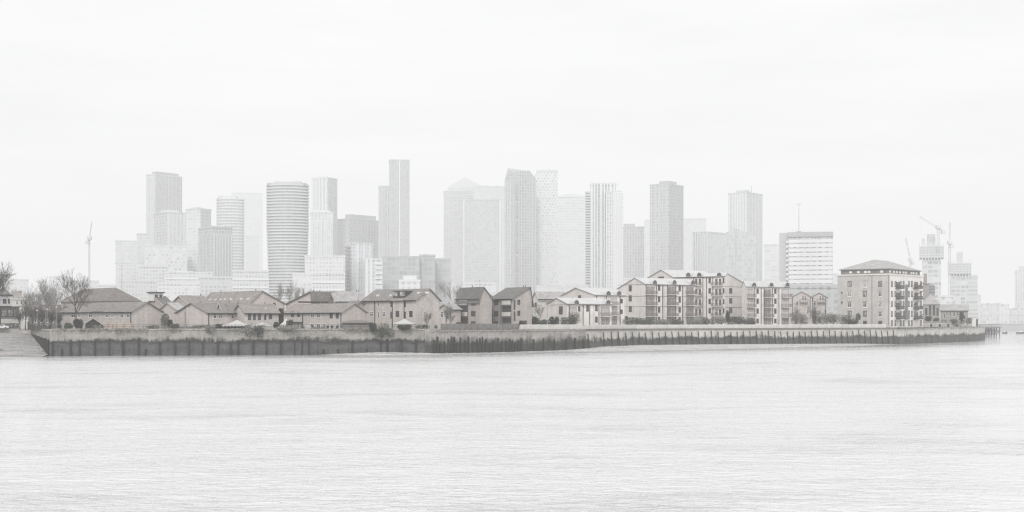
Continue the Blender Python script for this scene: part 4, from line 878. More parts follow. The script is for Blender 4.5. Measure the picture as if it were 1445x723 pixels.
# cream flats
def cream(label, pc, Y, a, pr, pl, ye, yr, rf, dormers, bal, wins, ylev, pipes, lw=(), ye2=None, group='stepped cream flats with arched dormers', courses=()):
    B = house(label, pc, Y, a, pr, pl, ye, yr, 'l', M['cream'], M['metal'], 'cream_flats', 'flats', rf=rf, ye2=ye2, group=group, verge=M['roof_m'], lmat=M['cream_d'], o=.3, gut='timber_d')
    for px in dormers: B.dormer('f', px, ye - 1.6, 4.3)
    for (px, wd) in bal:
        B.strip('balcony_recess', 'f', px - wd * .5 + .6, px + wd * .5 - .6, ye + 3.5, 458, M['recess'], .05)  # darker sheet stands in for recess shade behind the balconies
        for yb in ylev:
            B.balcony('f', px, yb, wd); B.windows('f', [(px - wd * .22, yb - 5, 3.2, 8.8), (px + wd * .16, yb - 5, 3.2, 8.8)], 'd' if int(px) % 2 else 'w')
        B.windows('f', [(px - wd * .2, 454, 2.8, 7), (px + wd * .2, 454, 2.8, 7)], 'd')
    B.windows('f', wins, 'd'); B.windows('l', lw, 'd')
    for px in pipes: B.strip('downpipe', 'f', px - .35, px + .35, ye + .6, 459, M['black'])
    x_ = pc + 4.5
    while x_ < B_px(B, B.L) - 3:
        if all(abs(x_ - p_) > 1.6 for p_ in pipes) and all(abs(x_ - q_[0]) > q_[1] * .5 for q_ in bal) and all(abs(x_ - q_[0]) > 2.4 for q_ in wins): B.strip('panel_joint', 'f', x_ - .22, x_ + .22, ye + .8, 459, M['timber_d'], .05)
        x_ += 5.6
    for y in courses:
        B.strip('string_course', 'f', B_px(B, 0), B_px(B, B.L), y - .25, y + .25, M['timber_d'], .06)
        B.strip('string_course', 'l', pc, pl, y - .25, y + .25, M['timber_d'], .06)
    return B
def B_px(B, u):
    x = B.X0 + u * B.dirs['f'][0]; y = B.Y0 + u * B.dirs['f'][1]; return CX + F * x / y
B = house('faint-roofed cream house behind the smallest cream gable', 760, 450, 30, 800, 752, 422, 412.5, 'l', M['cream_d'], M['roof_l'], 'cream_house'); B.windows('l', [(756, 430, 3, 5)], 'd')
B = cream('second cream block, grey gable rising behind the lowest one', 838, 430, 34, 881, 793, 416.5, 407, .55, (857, 872), [(866, 11)], [(845, 425, 3, 6), (851, 425, 3, 6), (877, 425, 3, 6), (846, 438, 3, 6), (877, 440, 3, 6)], (431, 445), (842, 856, 875), [(818, 419, 4, 4)])
B = cream('lowest cream block with tall stair window and two arched dormers', 800, 412, 34, 863, 772, 429, 421.5, .5, (812, 856.5), [(808.5, 12), (854, 14)], [(817.3, 436, 3.2, 7), (829, 435, 3.2, 9), (841.5, 435, 3.2, 8), (841.5, 451, 3.2, 8)], (446.5,), (803, 823, 832, 845), [(791.5, 438, 5, 11)], courses=(430.5,))
B = cream('wing behind, with the highest grey ridge of the cream flats', 958, 500, 36, 1018, 914, 397, 381.5, .55, (), [], [], (), (), [(933, 392, 8, 3)], ye2=393)
B = cream('tall central cream block with three dark balcony stacks', 910, 457, 38, 981, 872, 401, 393, .36, (922.3, 950, 976), [(917.5, 14), (947.5, 13.5), (973.5, 13)], [(930, 406, 3, 8), (930, 422, 3, 8), (930, 437, 3, 8), (930, 450, 3, 5), (959, 407, 3, 8), (959, 423, 3, 8), (959, 437, 3, 8), (959, 450, 3, 5)], (415.5, 431, 446.5), (911.5, 926, 935, 942, 953.5, 963), [(889.5, 407, 4, 8), (889.5, 421, 4, 8), (889.5, 436, 4, 8), (884, 449, 4, 5)], ye2=408, courses=(402, 418.5, 433))
# corner block: facade to the left, sloping end wall to the right
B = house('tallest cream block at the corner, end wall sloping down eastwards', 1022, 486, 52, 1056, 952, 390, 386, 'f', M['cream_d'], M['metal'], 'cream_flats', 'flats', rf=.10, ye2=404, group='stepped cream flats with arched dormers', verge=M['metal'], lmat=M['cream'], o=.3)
for px in (972.5, 988, 1016): B.dormer('l', px, 388.6, 4.0)
for px, wd in ((985, 12), (1013.5, 15)):
    for yb in (403, 417.5, 432, 446): B.balcony('l', px, yb, wd); B.windows('l', [(px - 2.5, yb - 5, 3, 8.5), (px + 2.8, yb - 5, 3, 8.5)], 'r')
B.windows('l', [(1001.5, 396, 3, 7), (1001.5, 410.5, 3, 7), (1001.5, 425.5, 3, 7), (1001.5, 438.5, 3, 7), (1021, 396, 2, 7), (1021, 410.5, 2, 7), (1021, 425.5, 2, 7), (1021, 438.5, 2, 7)], 'd'); B.windows('f', [(1031, 410.5, 4, 7), (1031, 424.5, 4, 7), (1031, 438, 4, 7)], 'd')
for px in (979, 992, 997, 1006): B.strip('downpipe', 'l', px - .35, px + .35, 391, 459, M['black'])
for y in (405, 419, 434): B.strip('string_course', 'f', 1022.5, 1053, y - .25, y + .25, M['timber_d'], .06)
B = cream('easternmost cream block with closely railed balconies and metal roof', 1053, 484, 32, 1113, 1047, 404.5, 397.5, .5, (1062.5, 1087, 1109.5), [(1058.5, 11), (1083, 12), (1108, 12)], [(1069, 411, 3, 7), (1069, 425, 3, 7), (1069, 439, 3, 7), (1094, 411, 3, 7), (1094, 425, 3, 7), (1094, 439, 3, 7), (1069, 453, 3, 6), (1094, 453, 3, 6)], (419.5, 433.5, 447.5), (1065, 1074, 1078, 1090, 1099))
for i, (x0, x1, ax, lb) in enumerate(((1116, 1146, 412, 'pinkish gabled house with balcony right beside the easternmost cream block'), (1144, 1167.5, 413.5, 'pinkish gabled house with balcony at the end of the hedge'))):
    B = house(lb, x0, 535 + 4 * i, None, x1, None, 420, ax, 'f', M['brick_b'], M['roof_l'], 'gabled_house', 'house', W=14, verge=M['pale'], group='pinkish gabled houses')
    c = (x0 + x1) / 2; B.windows('f', [(c - 6, 428, 3.5, 6), (c - 6, 440, 3.5, 6), (c + 2, 421, 3, 6), (c + 5.5, 421, 3, 6), (c + 9, 440, 3, 6)], 'w'); B.balcony('f', c + 3.5, 426, 12, 'red', 1.5); B.strip('downpipe', 'f', x0 + 2, x0 + 2.7, 420, 450, M['black']); B.strip('downpipe', 'f', x1 - 3, x1 - 2.3, 420, 450, M['black'])
    for j in range(2): B.strip('door', 'f', c - 9 + 8 * j, c - 5 + 8 * j, 448, 456, M['dark'], .1)

# warehouse
B = Bld('brick_warehouse', 'tall hip-roofed brick warehouse flats with dark balcony stacks on the water side', 'warehouse', 1256, 520, 52, 1302.5, 1182)
L, W_ = B.L, B.W; zc = B.z(388); B.walls(zc, M['cream'], M['brick_y'], name='wall'); b = MB(); b.box(-.3, L + .3, -.3, W_ + .3, zc + .003, zc + .5); b.build('cornice', M['pale'], B.root)
zat = B.z(380.0); b = MB(); ii = .9; b.box(ii, L - ii, ii, W_ - ii, zc + .503, zat); att = b.build('attic_storey', M['timber_d'], B.root)
for wall, items in (('l', [1199, 1210, 1220, 1225, 1243]), ('f', [1259, 1264.5, 1268.5, 1273, 1278, 1281.5, 1289, 1292, 1296])):
    for px in items:
        u = B.u(wall, px); b = MB(); w_ = .55 if wall == 'l' else .8; z0 = zc + .9; z1 = zat - .4
        if wall == 'l': b.box(ii - .12, ii - .01, u - w_, u + w_, z0, z1)
        else: b.box(u - w_, u + w_, ii - .12, ii - .01, z0, z1)
        b.build('attic_window', M['white'], att)
b = MB(); o_ = .35; q = [(o_, o_, zat), (L - o_, o_, zat), (L - o_, W_ - o_, zat), (o_, W_ - o_, zat)]; q2 = [(p[0], p[1], p[2] + .3) for p in q]; zr = B.z(367.5, L / 2, W_ / 2)
if L > W_: r0, r1 = (W_ * .45, W_ / 2, zr), (L - W_ * .45, W_ / 2, zr); fs = [[q2[0], q2[1], r1, r0], [q2[1], q2[2], r1], [q2[2], q2[3], r0, r1], [q2[3], q2[0], r0]]
else: r0, r1 = (L / 2, L * .45, zr), (L / 2, W_ - L * .45, zr); fs = [[q2[0], q2[1], r0], [q2[1], q2[2], r1, r0], [q2[2], q2[3], r1], [q2[3], q2[0], r0, r1]]
for f in fs: b.poly(f)
for k in range(4): b.poly([q[k], q[(k + 1) % 4], q2[(k + 1) % 4], q2[k]], 1)
b.poly(q[::-1], 1); b.build('roof', [M['roof_l'], M['timber_d']], B.root)
rows = (401.5, 415, 430, 443.5)
for px, w_ in ((1199, 5.4), (1220.5, 5.4), (1242, 5.4)):
    B.windows('l', [(px, y, w_, 7.6, 'wl' if (j + int(px)) % 4 == 0 else ('w' if (j * 3 + int(px)) % 5 < 2 else 'dl')) for j, y in enumerate(rows)] + [(px, 455, w_, 4, 'd')], 'd')
    for y in rows: B.strip('window_arch', 'l', px - 3.4, px + 3.4, y - 5.1, y - 4.2, M['brick_d'], .12); B.strip('window_sill', 'l', px - 3.3, px + 3.3, y + 4.2, y + 5.0, M['pale'], .16)
B.windows('l', [(1188, y, 2.2, 1.8) for y in (413, 427)], 'd')
for px in (1230.5, 1254): B.strip('downpipe', 'l', px - .3, px + .3, 389, 458, M['timber_d'])
for px in (1258.5, 1263.5, 1271, 1275, 1282.5, 1286.5, 1299.5): B.windows('f', [(px, y, 2.2, 8) for y in (401, 415, 429, 443, 456)], 'dl')
for px, wd in ((1267, 7), (1292.5, 8)):
    for y in (407, 422, 436, 450): B.balcony('f', px, y, wd, 'black', 1.7); B.windows('f', [(px - 1.3, y - 4.5, 2, 8.5), (px + 1.4, y - 4.5, 2, 8.5)], 'd')
B.strip('hoist_shaft', 'f', 1277.3, 1279.6, 402, 438, M['timber_d'], .5); B.strip('hoist_shaft', 'f', 1276.2, 1280.6, 438, 451, M['timber_d'], .9)
b = MB(); zz = B.z; u0, u1 = B.u('f', 1286), B.u('f', 1300)
for k in range(5):
    y0 = 452 - 11 * k; b.tube((u0, -1.0, B.wz('f', u0, y0)), (u1, -1.0, B.wz('f', u1, y0 - 9)), .14, n=4)
b.build('fire_escape', M['black'], B.root)
# beyond the warehouse
B = Bld('mansard_house', 'dark brick mansard house behind the warehouse, with tall windows', 'house', 1301, 610, None, 1326, None, None, 14); ze = B.z(430); B.walls(ze, M['brick_d']); B.roof('hip', ze, B.z(415, 0, 7), M['roof_l'], inset=2.2)
B.windows('f', [(1307, 440, 3, 10), (1312.5, 438, 3, 14), (1318, 438, 3, 14), (1323, 440, 3, 10)], 'd'); B.block('party_wall', -.6, -.003, 0, 14, 0, B.z(417), M['brick_d'])
B = Bld('stair_head_block', 'stepped brick stair head with dark chimney beside the warehouse', 'building', 1302, 640, None, 1311, None, None, 8); B.walls(B.z(401), M['brick_d']); B.roof('flat', B.z(401), 0, M['roof']); B.block('chimney', .4, 1.9, 2, 4, B.z(401) + .3, B.z(386), M['brick_d'])
B = Bld('water_tank', 'rounded pale drum tank on the roof behind the warehouse', 'tank', 1312, 650, None, 1318, None, None, 6)
rt = B.root; b = MB(); S = 650 / F; zz0, zz1 = B.z(416), B.z(401)
b.tube((0, 3, zz0), (0, 3, zz1 - 1), 7 * S, 7 * S, 16); b.tube((0, 3, zz1 - 1), (0, 3, zz1 + .3), 7 * S, 4 * S, 16); b.build('drum', M['steel'], rt); b = MB(); b.box(-2, 2, 1, 5, -1, zz0); b.build('tank_tower', M['brick_d'], rt)
b = MB()
for k in range(3): b.tube((0, 3, zz0 + 1 + k * 1.4), (0, 3, zz0 + 1.25 + k * 1.4), 7.3 * S, 7.3 * S, 16)
b.build('hoops', M['timber_d'], rt)
B = house('low grey-roofed boathouse with a white upper window on the point', 1327, 640, None, 1366, None, 438.5, 430.5, 'l', M['brick_d'], M['roof_l'], 'boathouse', 'boathouse', W=12); B.windows('f', [(1341, 443, 3, 6), (1346, 443, 4, 8), (1351.5, 443, 3, 6), (1333, 446, 3, 6), (1360, 446, 3, 6)], 'w')
B = Bld('white_hut', 'small white hut with a dark side at the tip of the point', 'hut', 1372, 610, None, 1380.5, None, None, 4); ze = B.z(449.5); B.walls(ze, M['white']); B.roof('f', ze, B.z(447.5, B.L / 2, 0), M['roof_l'], rf=.5); B.strip('door', 'f', 1377.5, 1380, 450.5, 461, M['dark'], .06)
B = Bld('terrace_wall', 'dark stone terrace wall with arched openings under the shrubs on the point', 'wall', 1303, 575, 42, 1366, None, None, 1.0); B.walls(B.z(455), WM3); B.block('coping', -.2, B.L + .2, -.2, 1.2, B.z(455) + .003, B.z(455) + .35, cope)
for px in (1314, 1326, 1338, 1350): B.strip('opening', 'f', px - 1.5, px + 1.5, 457.5, 462, M['dark'], .04)
# jetty
root = thing('jetty', 'dark open timber jetty standing in the river beyond the point', 'jetty', (X(1384, 780), 780, 0)); x1 = X(1409, 780) - X(1381, 780)
b = MB(); b.box(-3, x1, 0, 9, 5.0, 5.7); b.build('deck', M['timber_d'], root)
for k in range(8):
    for y in (.5, 8.5): b = MB(); b.tube((-2 + (x1 + 1.6) * k / 7, y, -1), (-2 + (x1 + 1.6) * k / 7, y, 5.0), .28, n=6); b.build('pile', M['timber_d'], root)
b = MB()
for k in range(7): u = -2 + (x1 + 1.6) * k / 7; b.tube((u, .3, .8), (u + (x1 + 1.6) / 7, .3, 4.6), .14, n=4); b.tube((u + (x1 + 1.6) / 7, .3, .8), (u, .3, 4.6), .14, n=4)
b.tube((-2, .25, 2.8), (x1, .25, 2.8), .18, n=4); b.build('bracing', M['pile'], root)
b = MB()
for k in range(9): u = -2 + (x1 + 1.6) * k / 8; b.tube((u, .3, 5.7), (u, .3, 6.8), .06, n=4)
b.tube((-2, .3, 6.8), (x1, .3, 6.8), .06, n=4); b.build('railing', M['black'], root)
# far bank downstream
b = MB(); p = [(1381, 1340), (1460, 1300), (1640, 1240)]
root = thing('far_quay_wall', 'long grey quay wall on the far bank downstream', 'quay wall', (X(1398, 1335), 1335, 0))
b = MB(); A = Vector((0, -3, 0)); C_ = Vector((X(1640, 1270) - X(1398, 1335), -68, 0)); bk = Vector((6, 12, 0)); up = Vector((0, 0, 1))
b.hexa([A - up, C_ - up, C_ + bk - up, A + bk - up], [A + up * 6.6, C_ + up * 6.6, C_ + bk + up * 6.6, A + bk + up * 6.6]); b.build('wall_face', hazed(196, 1335), root)
b = MB(); b.hexa([A + up * 6.603 - Vector((0, .5, 0)), C_ + up * 6.603 - Vector((0, .5, 0)), C_ + bk + up * 6.603, A + bk + up * 6.603], [A + up * 7.2 - Vector((0, .5, 0)), C_ + up * 7.2 - Vector((0, .5, 0)), C_ + bk + up * 7.2, A + bk + up * 7.2]); b.build('coping', hazed(212, 1335), root)
for x0, x1, yt, Y, tw, tg, lb in ((1381, 1414, 430, 1500, 234, 228, 'long faint low warehouse across the bend of the river'), (1411, 1424, 431, 1420, 238, 231, 'pale gabled warehouse with upright bays on the far bank'), (1423, 1436, 437, 1420, 230, 222, 'grey mid-rise beside the pale gabled warehouse on the far bank'), (1434, 1462, 428, 1450, 232, 222, 'last hazy block on the far bank at the frame edge'), (1362, 1384, 418, 1500, 233, 226, 'faint block behind the white hut on the point'), (1326, 1345, 420, 1000, 232, 224, 'pale block behind the boathouse')):
    B = tower(lb, x0, Y, x1, yt, fac(tw, tg, Y, du=3.4, dv=3.4, fu=.4, fv=.35, vary=.4), None, None, None, 18, 'far_block', 'building', 'hazy blocks on the far bank')

# small roof fittings on the terraces: vent pipes and aerials standing on the ridges
rf_ = random.Random(31)
for o_ in [x for x in bpy.data.objects if x.get('group') in (GH, GF) and x.type == 'EMPTY']:
    rr = [c for c in o_.children if c.name.split('.')[0] == 'roof']
    if not rr: continue
    vs = rr[0].data.vertices; zm = max(v.co.z for v in vs); top = [v.co for v in vs if v.co.z > zm - .05]
    a = Vector((min(t.x for t in top), min(t.y for t in top), zm)); c = Vector((max(t.x for t in top), max(t.y for t in top), zm))
    for k in range(rf_.choice((1, 2, 2))):
        p = a + (c - a) * rf_.uniform(.1, .9); b = MB(); b.tube(p - Vector((0, 0, .1)), p + Vector((0, 0, rf_.uniform(.35, .6))), .13, .13, 8); b.build('vent_pipe', M['timber_d'], o_)
    if rf_.random() < .6:
        p = a + (c - a) * rf_.uniform(.15, .85); h_ = rf_.uniform(1.2, 2.0); b = MB(); b.tube(p, p + Vector((0, 0, h_)), .035, n=4)
        for j in range(5): q = p + Vector((-.4 + .2 * j, 0, h_ - .15)); b.tube(q - Vector((0, .3, 0)), q + Vector((0, .3, 0)), .018, n=3)
        b.tube(p + Vector((-.5, 0, h_ - .15)), p + Vector((.5, 0, h_ - .15)), .025, n=3); b.build('aerial', M['steel'], o_)
# ------------------------------------------------------------------ fences, railings, parapet
def run_fence(label, name, cat, line, x0, x1, zb, h, kind, mat, setback=.5, step=2.4):
    q0, d0, n0 = on_line(line, x0); root = thing(name, label, cat, (q0.x, q0.y, zb)); o = Vector((q0.x, q0.y, 0)); pts = [x0] + [p for p, _ in line if x0 < p < x1] + [x1]
    P = []
    for px in pts: q, d, nn = on_line(line, px); P.append(q + nn * setback - o)
    up = Vector((0, 0, 1))
    if kind == 'rail':
        b = MB()
        for a, c in zip(P, P[1:]):
            for z in (h, h * .52): b.tube(a + up * z, c + up * z, .045, n=4)
            L = (c - a).length; k = 0.0
            while k < L: q = a + (c - a) * (k / L); b.tube(q + up * .02, q + up * h, .05, n=4); k += step
        b.build('rails', mat, root)
    else:
        b = MB()
        for a, c in zip(P, P[1:]):
            dd = (c - a).normalized(); nn = Vector((-dd.y, dd.x, 0)) * .08; b.hexa([a - nn, c - nn, c + nn, a + nn], [a - nn + up * h, c - nn + up * h, c + nn + up * h, a + nn + up * h])
        b.build('panel', mat, root)
        for a, c in zip(P, P[1:]):
            L = (c - a).length; k = 0.0; dd = (c - a).normalized(); nn = Vector((-dd.y, dd.x, 0)); pm = MB(); pm.box(-.09, .09, -.09, .09, 0, h + .12); po = pm.build('post', mat); me = po.data; bpy.data.objects.remove(po)
            while k < L: q = a + dd * k - nn * .12; link('post', me, root, q, math.atan2(dd.y, dd.x)); k += step
        b = MB()
        for a, c in zip(P, P[1:]): b.tube(a + up * (h + .03), c + up * (h + .03), .11, n=4)
        b.build('capping_rail', M['white'] if kind == 'pale' else mat, root)
    return root
run_fence('thin black railing along the top of the western river wall', 'railing', 'railing', WALL_L, 72, 604, 6.6, .95, 'rail', M['black'])
run_fence('dark boarded fence on the river wall below the grey-roofed flats', 'boarded_fence', 'fence', WALL_M, 626, 736, 6.1, 1.6, 'panel', M['timber_d'], 1.0)
run_fence('pale boarded parapet fence from the flats towards the lowest cream block', 'parapet_fence', 'fence', WALL_M, 737, 825, 6.1, 1.35, 'pale', M['parapet'], .7)
run_fence('long pale parapet fence on the ribbed river wall below the cream flats', 'parapet_fence', 'fence', WALL_R, 827, 1252, 5.95, 1.35, 'pale', M['parapet'], .7, 6.0)
def panel_fence(px0, px1, Y, y0, y1, mat, label):
    o = thing('garden_fence', label, 'fence', (X(px0, Y), Y, Z(y1, Y))); w_ = X(px1, Y) - X(px0, Y); h = (y1 - y0) * Y / F; n_ = max(2, int(w_ / 1.9))
    for k in range(n_):
        b = MB(); a, c = w_ * k / n_, w_ * (k + 1) / n_
        for j in range(8): b.box(a + .06 + (c - a - .12) * j / 8 + .005, a + .06 + (c - a - .12) * (j + 1) / 8 - .012, -.03, .03 + .02 * (j % 2), .05, h)
        b.build('panel', mat, o)
    for k in range(n_ + 1): b = MB(); b.box(w_ * k / n_ - .05, w_ * k / n_ + .05, -.06, .06, 0, h + .1); b.build('post', M['timber_d'], o)
panel_fence(143, 186, 349, 456, 463.5, M['timber'], 'light timber garden fence in front of the westernmost terrace')
panel_fence(228, 275, 350, 461, 464.8, M['timber_d'], 'low dark garden fence beside the westernmost gable')
panel_fence(302, 350, 352, 460.5, 464.2, M['dark'], 'dark clipped garden fence below the white canopy')
panel_fence(484, 524, 352, 458.5, 465, M['timber_d'], 'grey garden fence in front of the dark-roofed garden room')
b = MB(); q = [Vector((X(40, 399), 399, GZ)), Vector((X(70, 341), 341, GZ))]; root = thing('flood_barrier', 'dark curved timber barrier at the end of the western river wall', 'barrier', q[0])
dd = q[1] - q[0]; prev = None
for i in range(13):
    t = i / 12; p = dd * t; h = .75 + 1.3 * (1 - t) ** 6 + .3 * t; c = (p, h)
    if prev is not None:
        nn = Vector((-dd.y, dd.x, 0)).normalized() * .15; up = Vector((0, 0, 1)); a, ha = prev; b.hexa([a + nn, p + nn, p - nn, a - nn][::-1], [a + nn + up * ha, p + nn + up * h, p - nn + up * h, a - nn + up * ha][::-1])
    prev = c
b.build('boarding', M['dark'], root)
for i in range(7): p = dd * (i / 6); b = MB(); b.box(p.x - .14, p.x + .14, p.y - .3, p.y - .02, 0, 1.3 + (.9 if i == 0 else 0)); b.build('post', M['pile'], root)

# ------------------------------------------------------------------ lamps, canopies, cars, boats
def lamp(px, Y, ybase, ytop, label, arm=0.0):
    root = thing('street_lamp', label, 'street lamp', (X(px, Y), Y, Z(ybase, Y)), 0, 'slim street lamps behind the river wall'); h = (ybase - ytop) * Y / F
    b = MB(); b.tube((0, 0, 0), (0, 0, .9), .13, .12, 8); b.tube((0, 0, .9), (0, 0, h), .08, .05, 6)
    if arm: b.tube((0, 0, h), (arm, 0, h + .25), .04, n=5)
    b.build('pole', M['steel'], root); b = MB(); b.hexa([(arm - .22, -.16, h + .02), (arm + .22, -.16, h + .02), (arm + .22, .16, h + .02), (arm - .22, .16, h + .02)], [(arm - .3, -.22, h + .32), (arm + .3, -.22, h + .32), (arm + .3, .22, h + .32), (arm - .3, .22, h + .32)]); b.tube((arm, 0, h + .32), (arm, 0, h + .55), .16, .02, 6); b.build('lantern', M['canvas'], root)
for a in ((52.5, 372, 466, 439.5, 'westernmost slim lamp among the pollarded trees'), (66.5, 366, 466, 438, 'lamp on the quay beneath the tall thin birch'), (79.8, 368, 466, 434.5, 'lamp between the thin birch and the big bare tree'),
          (261.5, 347.5, 464, 437, 'lone pole lamp in front of the blank gable beside the vented house'), (372.5, 350, 464, 437, 'pole lamp in front of the terrace with four dark windows'), (538, 356, 464, 436, 'lamp before the tall brick block'),
          (594.3, 357, 464, 434, 'tall lamp before the wide blank gable'), (823, 402.5, 460, 435, 'lamp standing before the lowest cream block'), (903, 447, 460, 436, 'lamp beside the gable of the tall central cream block'), (772.5, 396, 460, 432, 'lamp by the bushes between the flats and the cream blocks'), (1008, 466, 460, 440, 'lamp behind the hedge below the corner cream block')): lamp(*a, arm=.0 if a[0] < 100 else .5)
b = MB(); root = thing('flagpole', 'thin mast rising above the hipped house roof', 'mast', (X(172, 420), 420, GZ)); h = Z(375, 420) - GZ
b.tube((0, 0, 0), (0, 0, h), .12, .05, 6); b.build('pole', M['steel'], root); b = MB(); b.tube((0, 0, h), (0, 0, h + .3), .14, .02, 8); b.build('finial', M['white'], root)
def canopy(px0, px1, Y, yb, ye, yt, label, mat=None, name='garden_canopy', scallop=True, wallm=None):
    mat = mat or M['canvas']; root = thing(name, label, 'canopy', (X((px0 + px1) / 2, Y), Y, Z(yb, Y))); w_ = (px1 - px0) * Y / F; h1 = (yb - ye) * Y / F; h2 = (yb - yt) * Y / F; d = w_ * .75; b = MB()
    q = [(-w_ / 2, -d / 2, h1), (w_ / 2, -d / 2, h1), (w_ / 2, d / 2, h1), (-w_ / 2, d / 2, h1)]
    for k in range(4):     # two-pitch tent roof
        a, c = Vector(q[k]), Vector(q[(k + 1) % 4]); m_ = Vector((0, 0, h2)); a2, c2 = a * .45 + Vector((0, 0, (h1 + (h2 - h1) * .42) - h1 * .45)), c * .45 + Vector((0, 0, (h1 + (h2 - h1) * .42) - h1 * .45)); b.poly([a, c, c2, a2]); b.poly([a2, c2, m_])
        n_ = 8
        for j in range(n_):
            s, e = a + (c - a) * j / n_, a + (c - a) * (j + 1) / n_; mid = (s + e) / 2; b.poly([s, mid - Vector((0, 0, .32)), e, e + Vector((0, 0, .001))])
    b.build('roof', mat, root)
    for x, y, _ in q: b = MB(); b.tube((x * .95, y * .95, 0), (x * .95, y * .95, h1), .05, n=6); b.build('leg', M['steel'], root)
    if wallm: b = MB(); b.box(-w_ * .45, w_ * .45, -d * .4, d * .4, 0, h1 - .02); b.build('wall', wallm, root)
canopy(316, 353, 350, 465, 459.5, 451.5, 'large white peaked garden canopy in front of the paired white windows')
canopy(355, 386, 352, 465, 459.5, 455, 'low white garden canopy beside the large peaked one')
canopy(555, 586, 360, 465, 457, 449.8, 'white tent canopy in front of the tall brick block')
canopy(396, 412, 356, 464, 458.5, 449, 'pale grey-green tent between two terraces', M['parapet'])
canopy(429, 440, 354, 465, 461.5, 459, 'tiny white awning outside the long brick terrace')
B = house('dark-roofed garden room in front of the long terrace gable', 483, 353, None, 524, None, 456.5, 451.5, 'hip', M['timber_d'], M['roof_b'], 'garden_room', 'garden room', W=5); B.windows('f', [(495, 460, 6, 4), (510, 460, 6, 4)], 'dl')
B = house('little gabled shed with glazed dark front on the river wall', 120.5, 345, None, 142, None, 457, 450, 'f', M['dark'], M['roof_l'], 'garden_shed', 'shed', W=4, verge=M['pale']); B.windows('f', [(126, 460, 5, 3.5), (132, 459.5, 5, 4.5), (137.5, 460, 4, 3.5)], 'd')
def bin_(px, Y, label):
    root = thing('wheelie_bin', label, 'bin', (X(px, Y), Y, GZ), 0, 'dark bins outside the long brick terrace'); b = MB(); b.hexa([(-.22, -.25, .08), (.22, -.25, .08), (.22, .25, .08), (-.22, .25, .08)], [(-.3, -.36, 1.0), (.3, -.36, 1.0), (.3, .3, 1.0), (-.3, .3, 1.0)]); b.build('body', M['dark'], root)
    b = MB(); b.hexa([(-.33, -.4, 1.003), (.33, -.4, 1.003), (.33, .34, 1.003), (-.33, .34, 1.003)], [(-.3, -.36, 1.1), (.3, -.36, 1.1), (.3, .3, 1.16), (-.3, .3, 1.16)]); b.build('lid', M['black'], root)
    for x in (-.24, .24): b = MB(); b.tube((x - .03, .26, .1), (x + .03, .26, .1), .1, n=10); b.build('wheel', M['rubber'], root)
for px, lb in ((462.5, 'first dark bin beside the lowest white windows of the long terrace'), (468.5, 'second dark bin, in the middle of three'), (476, 'last dark bin, nearest the terrace gable')): bin_(px, 352.5, lb)
B = Bld('bin_store', 'flat dark bin store beside the grey-green tent', 'bin store', 414, 352, None, 427.5, None, None, 2.2); B.walls(1.9, M['dark']); B.roof('flat', 1.9, 0, M['black'], o=.1); B.strip('door', 'f', 416, 420, 457.5, 464, M['timber_d'], .05); B.strip('door', 'f', 421.5, 425.5, 457.5, 464, M['timber_d'], .05)
def car(px, Y, label, body, rz=0.0, group='cars parked behind the river wall'):
    root = thing('parked_car', label, 'car', (X(px, Y), Y, GZ), rz, group)
    prof = [(-2.1, .35), (2.1, .35), (2.15, .7), (2.0, .88), (1.2, .98), (.55, 1.42), (-.9, 1.46), (-1.75, 1.0), (-2.1, .92)]; w_ = .85; b = MB()
    b.poly([(x, -w_, z) for x, z in prof]); b.poly([(x, w_, z) for x, z in prof][::-1])
    for a, c in zip(prof, prof[1:] + prof[:1]): b.poly([(a[0], -w_, a[1]), (a[0], w_, a[1]), (c[0], w_, c[1]), (c[0], -w_, c[1])])
    b.build('body', body, root); b = MB(); g = [(1.0, 1.0), (.5, 1.36), (-.85, 1.39), (-1.5, 1.02)]
    b.poly([(x, -w_ - .012, z) for x, z in g][::-1]); b.poly([(x, w_ + .012, z) for x, z in g]); b.build('side_glass', M['glass'], root)
    for x in (-1.3, 1.3):
        for y in (-.8, .8): b = MB(); b.tube((x, y - .1, .32), (x, y + .1, .32), .32, n=14); wo_ = b.build('wheel', M['rubber'], root); b = MB(); b.tube((x, y - .115, .32), (x, y + .115, .32), .18, n=10); b.build('rim', M['steel'], wo_)
    for y in (-.6, .6): b = MB(); b.box(2.1, 2.17, y - .15, y + .15, .66, .8); b.build('headlight', M['canvas'], root)
car(1.5, 400, 'white rounded car parked by the pub, cut by the frame', M['white'], .25); car(92, 380, 'dark car parked behind the barrier under the bare tree', M['dark'], .1); car(634, 392, 'white car beside the small pale house', M['white'], .1)
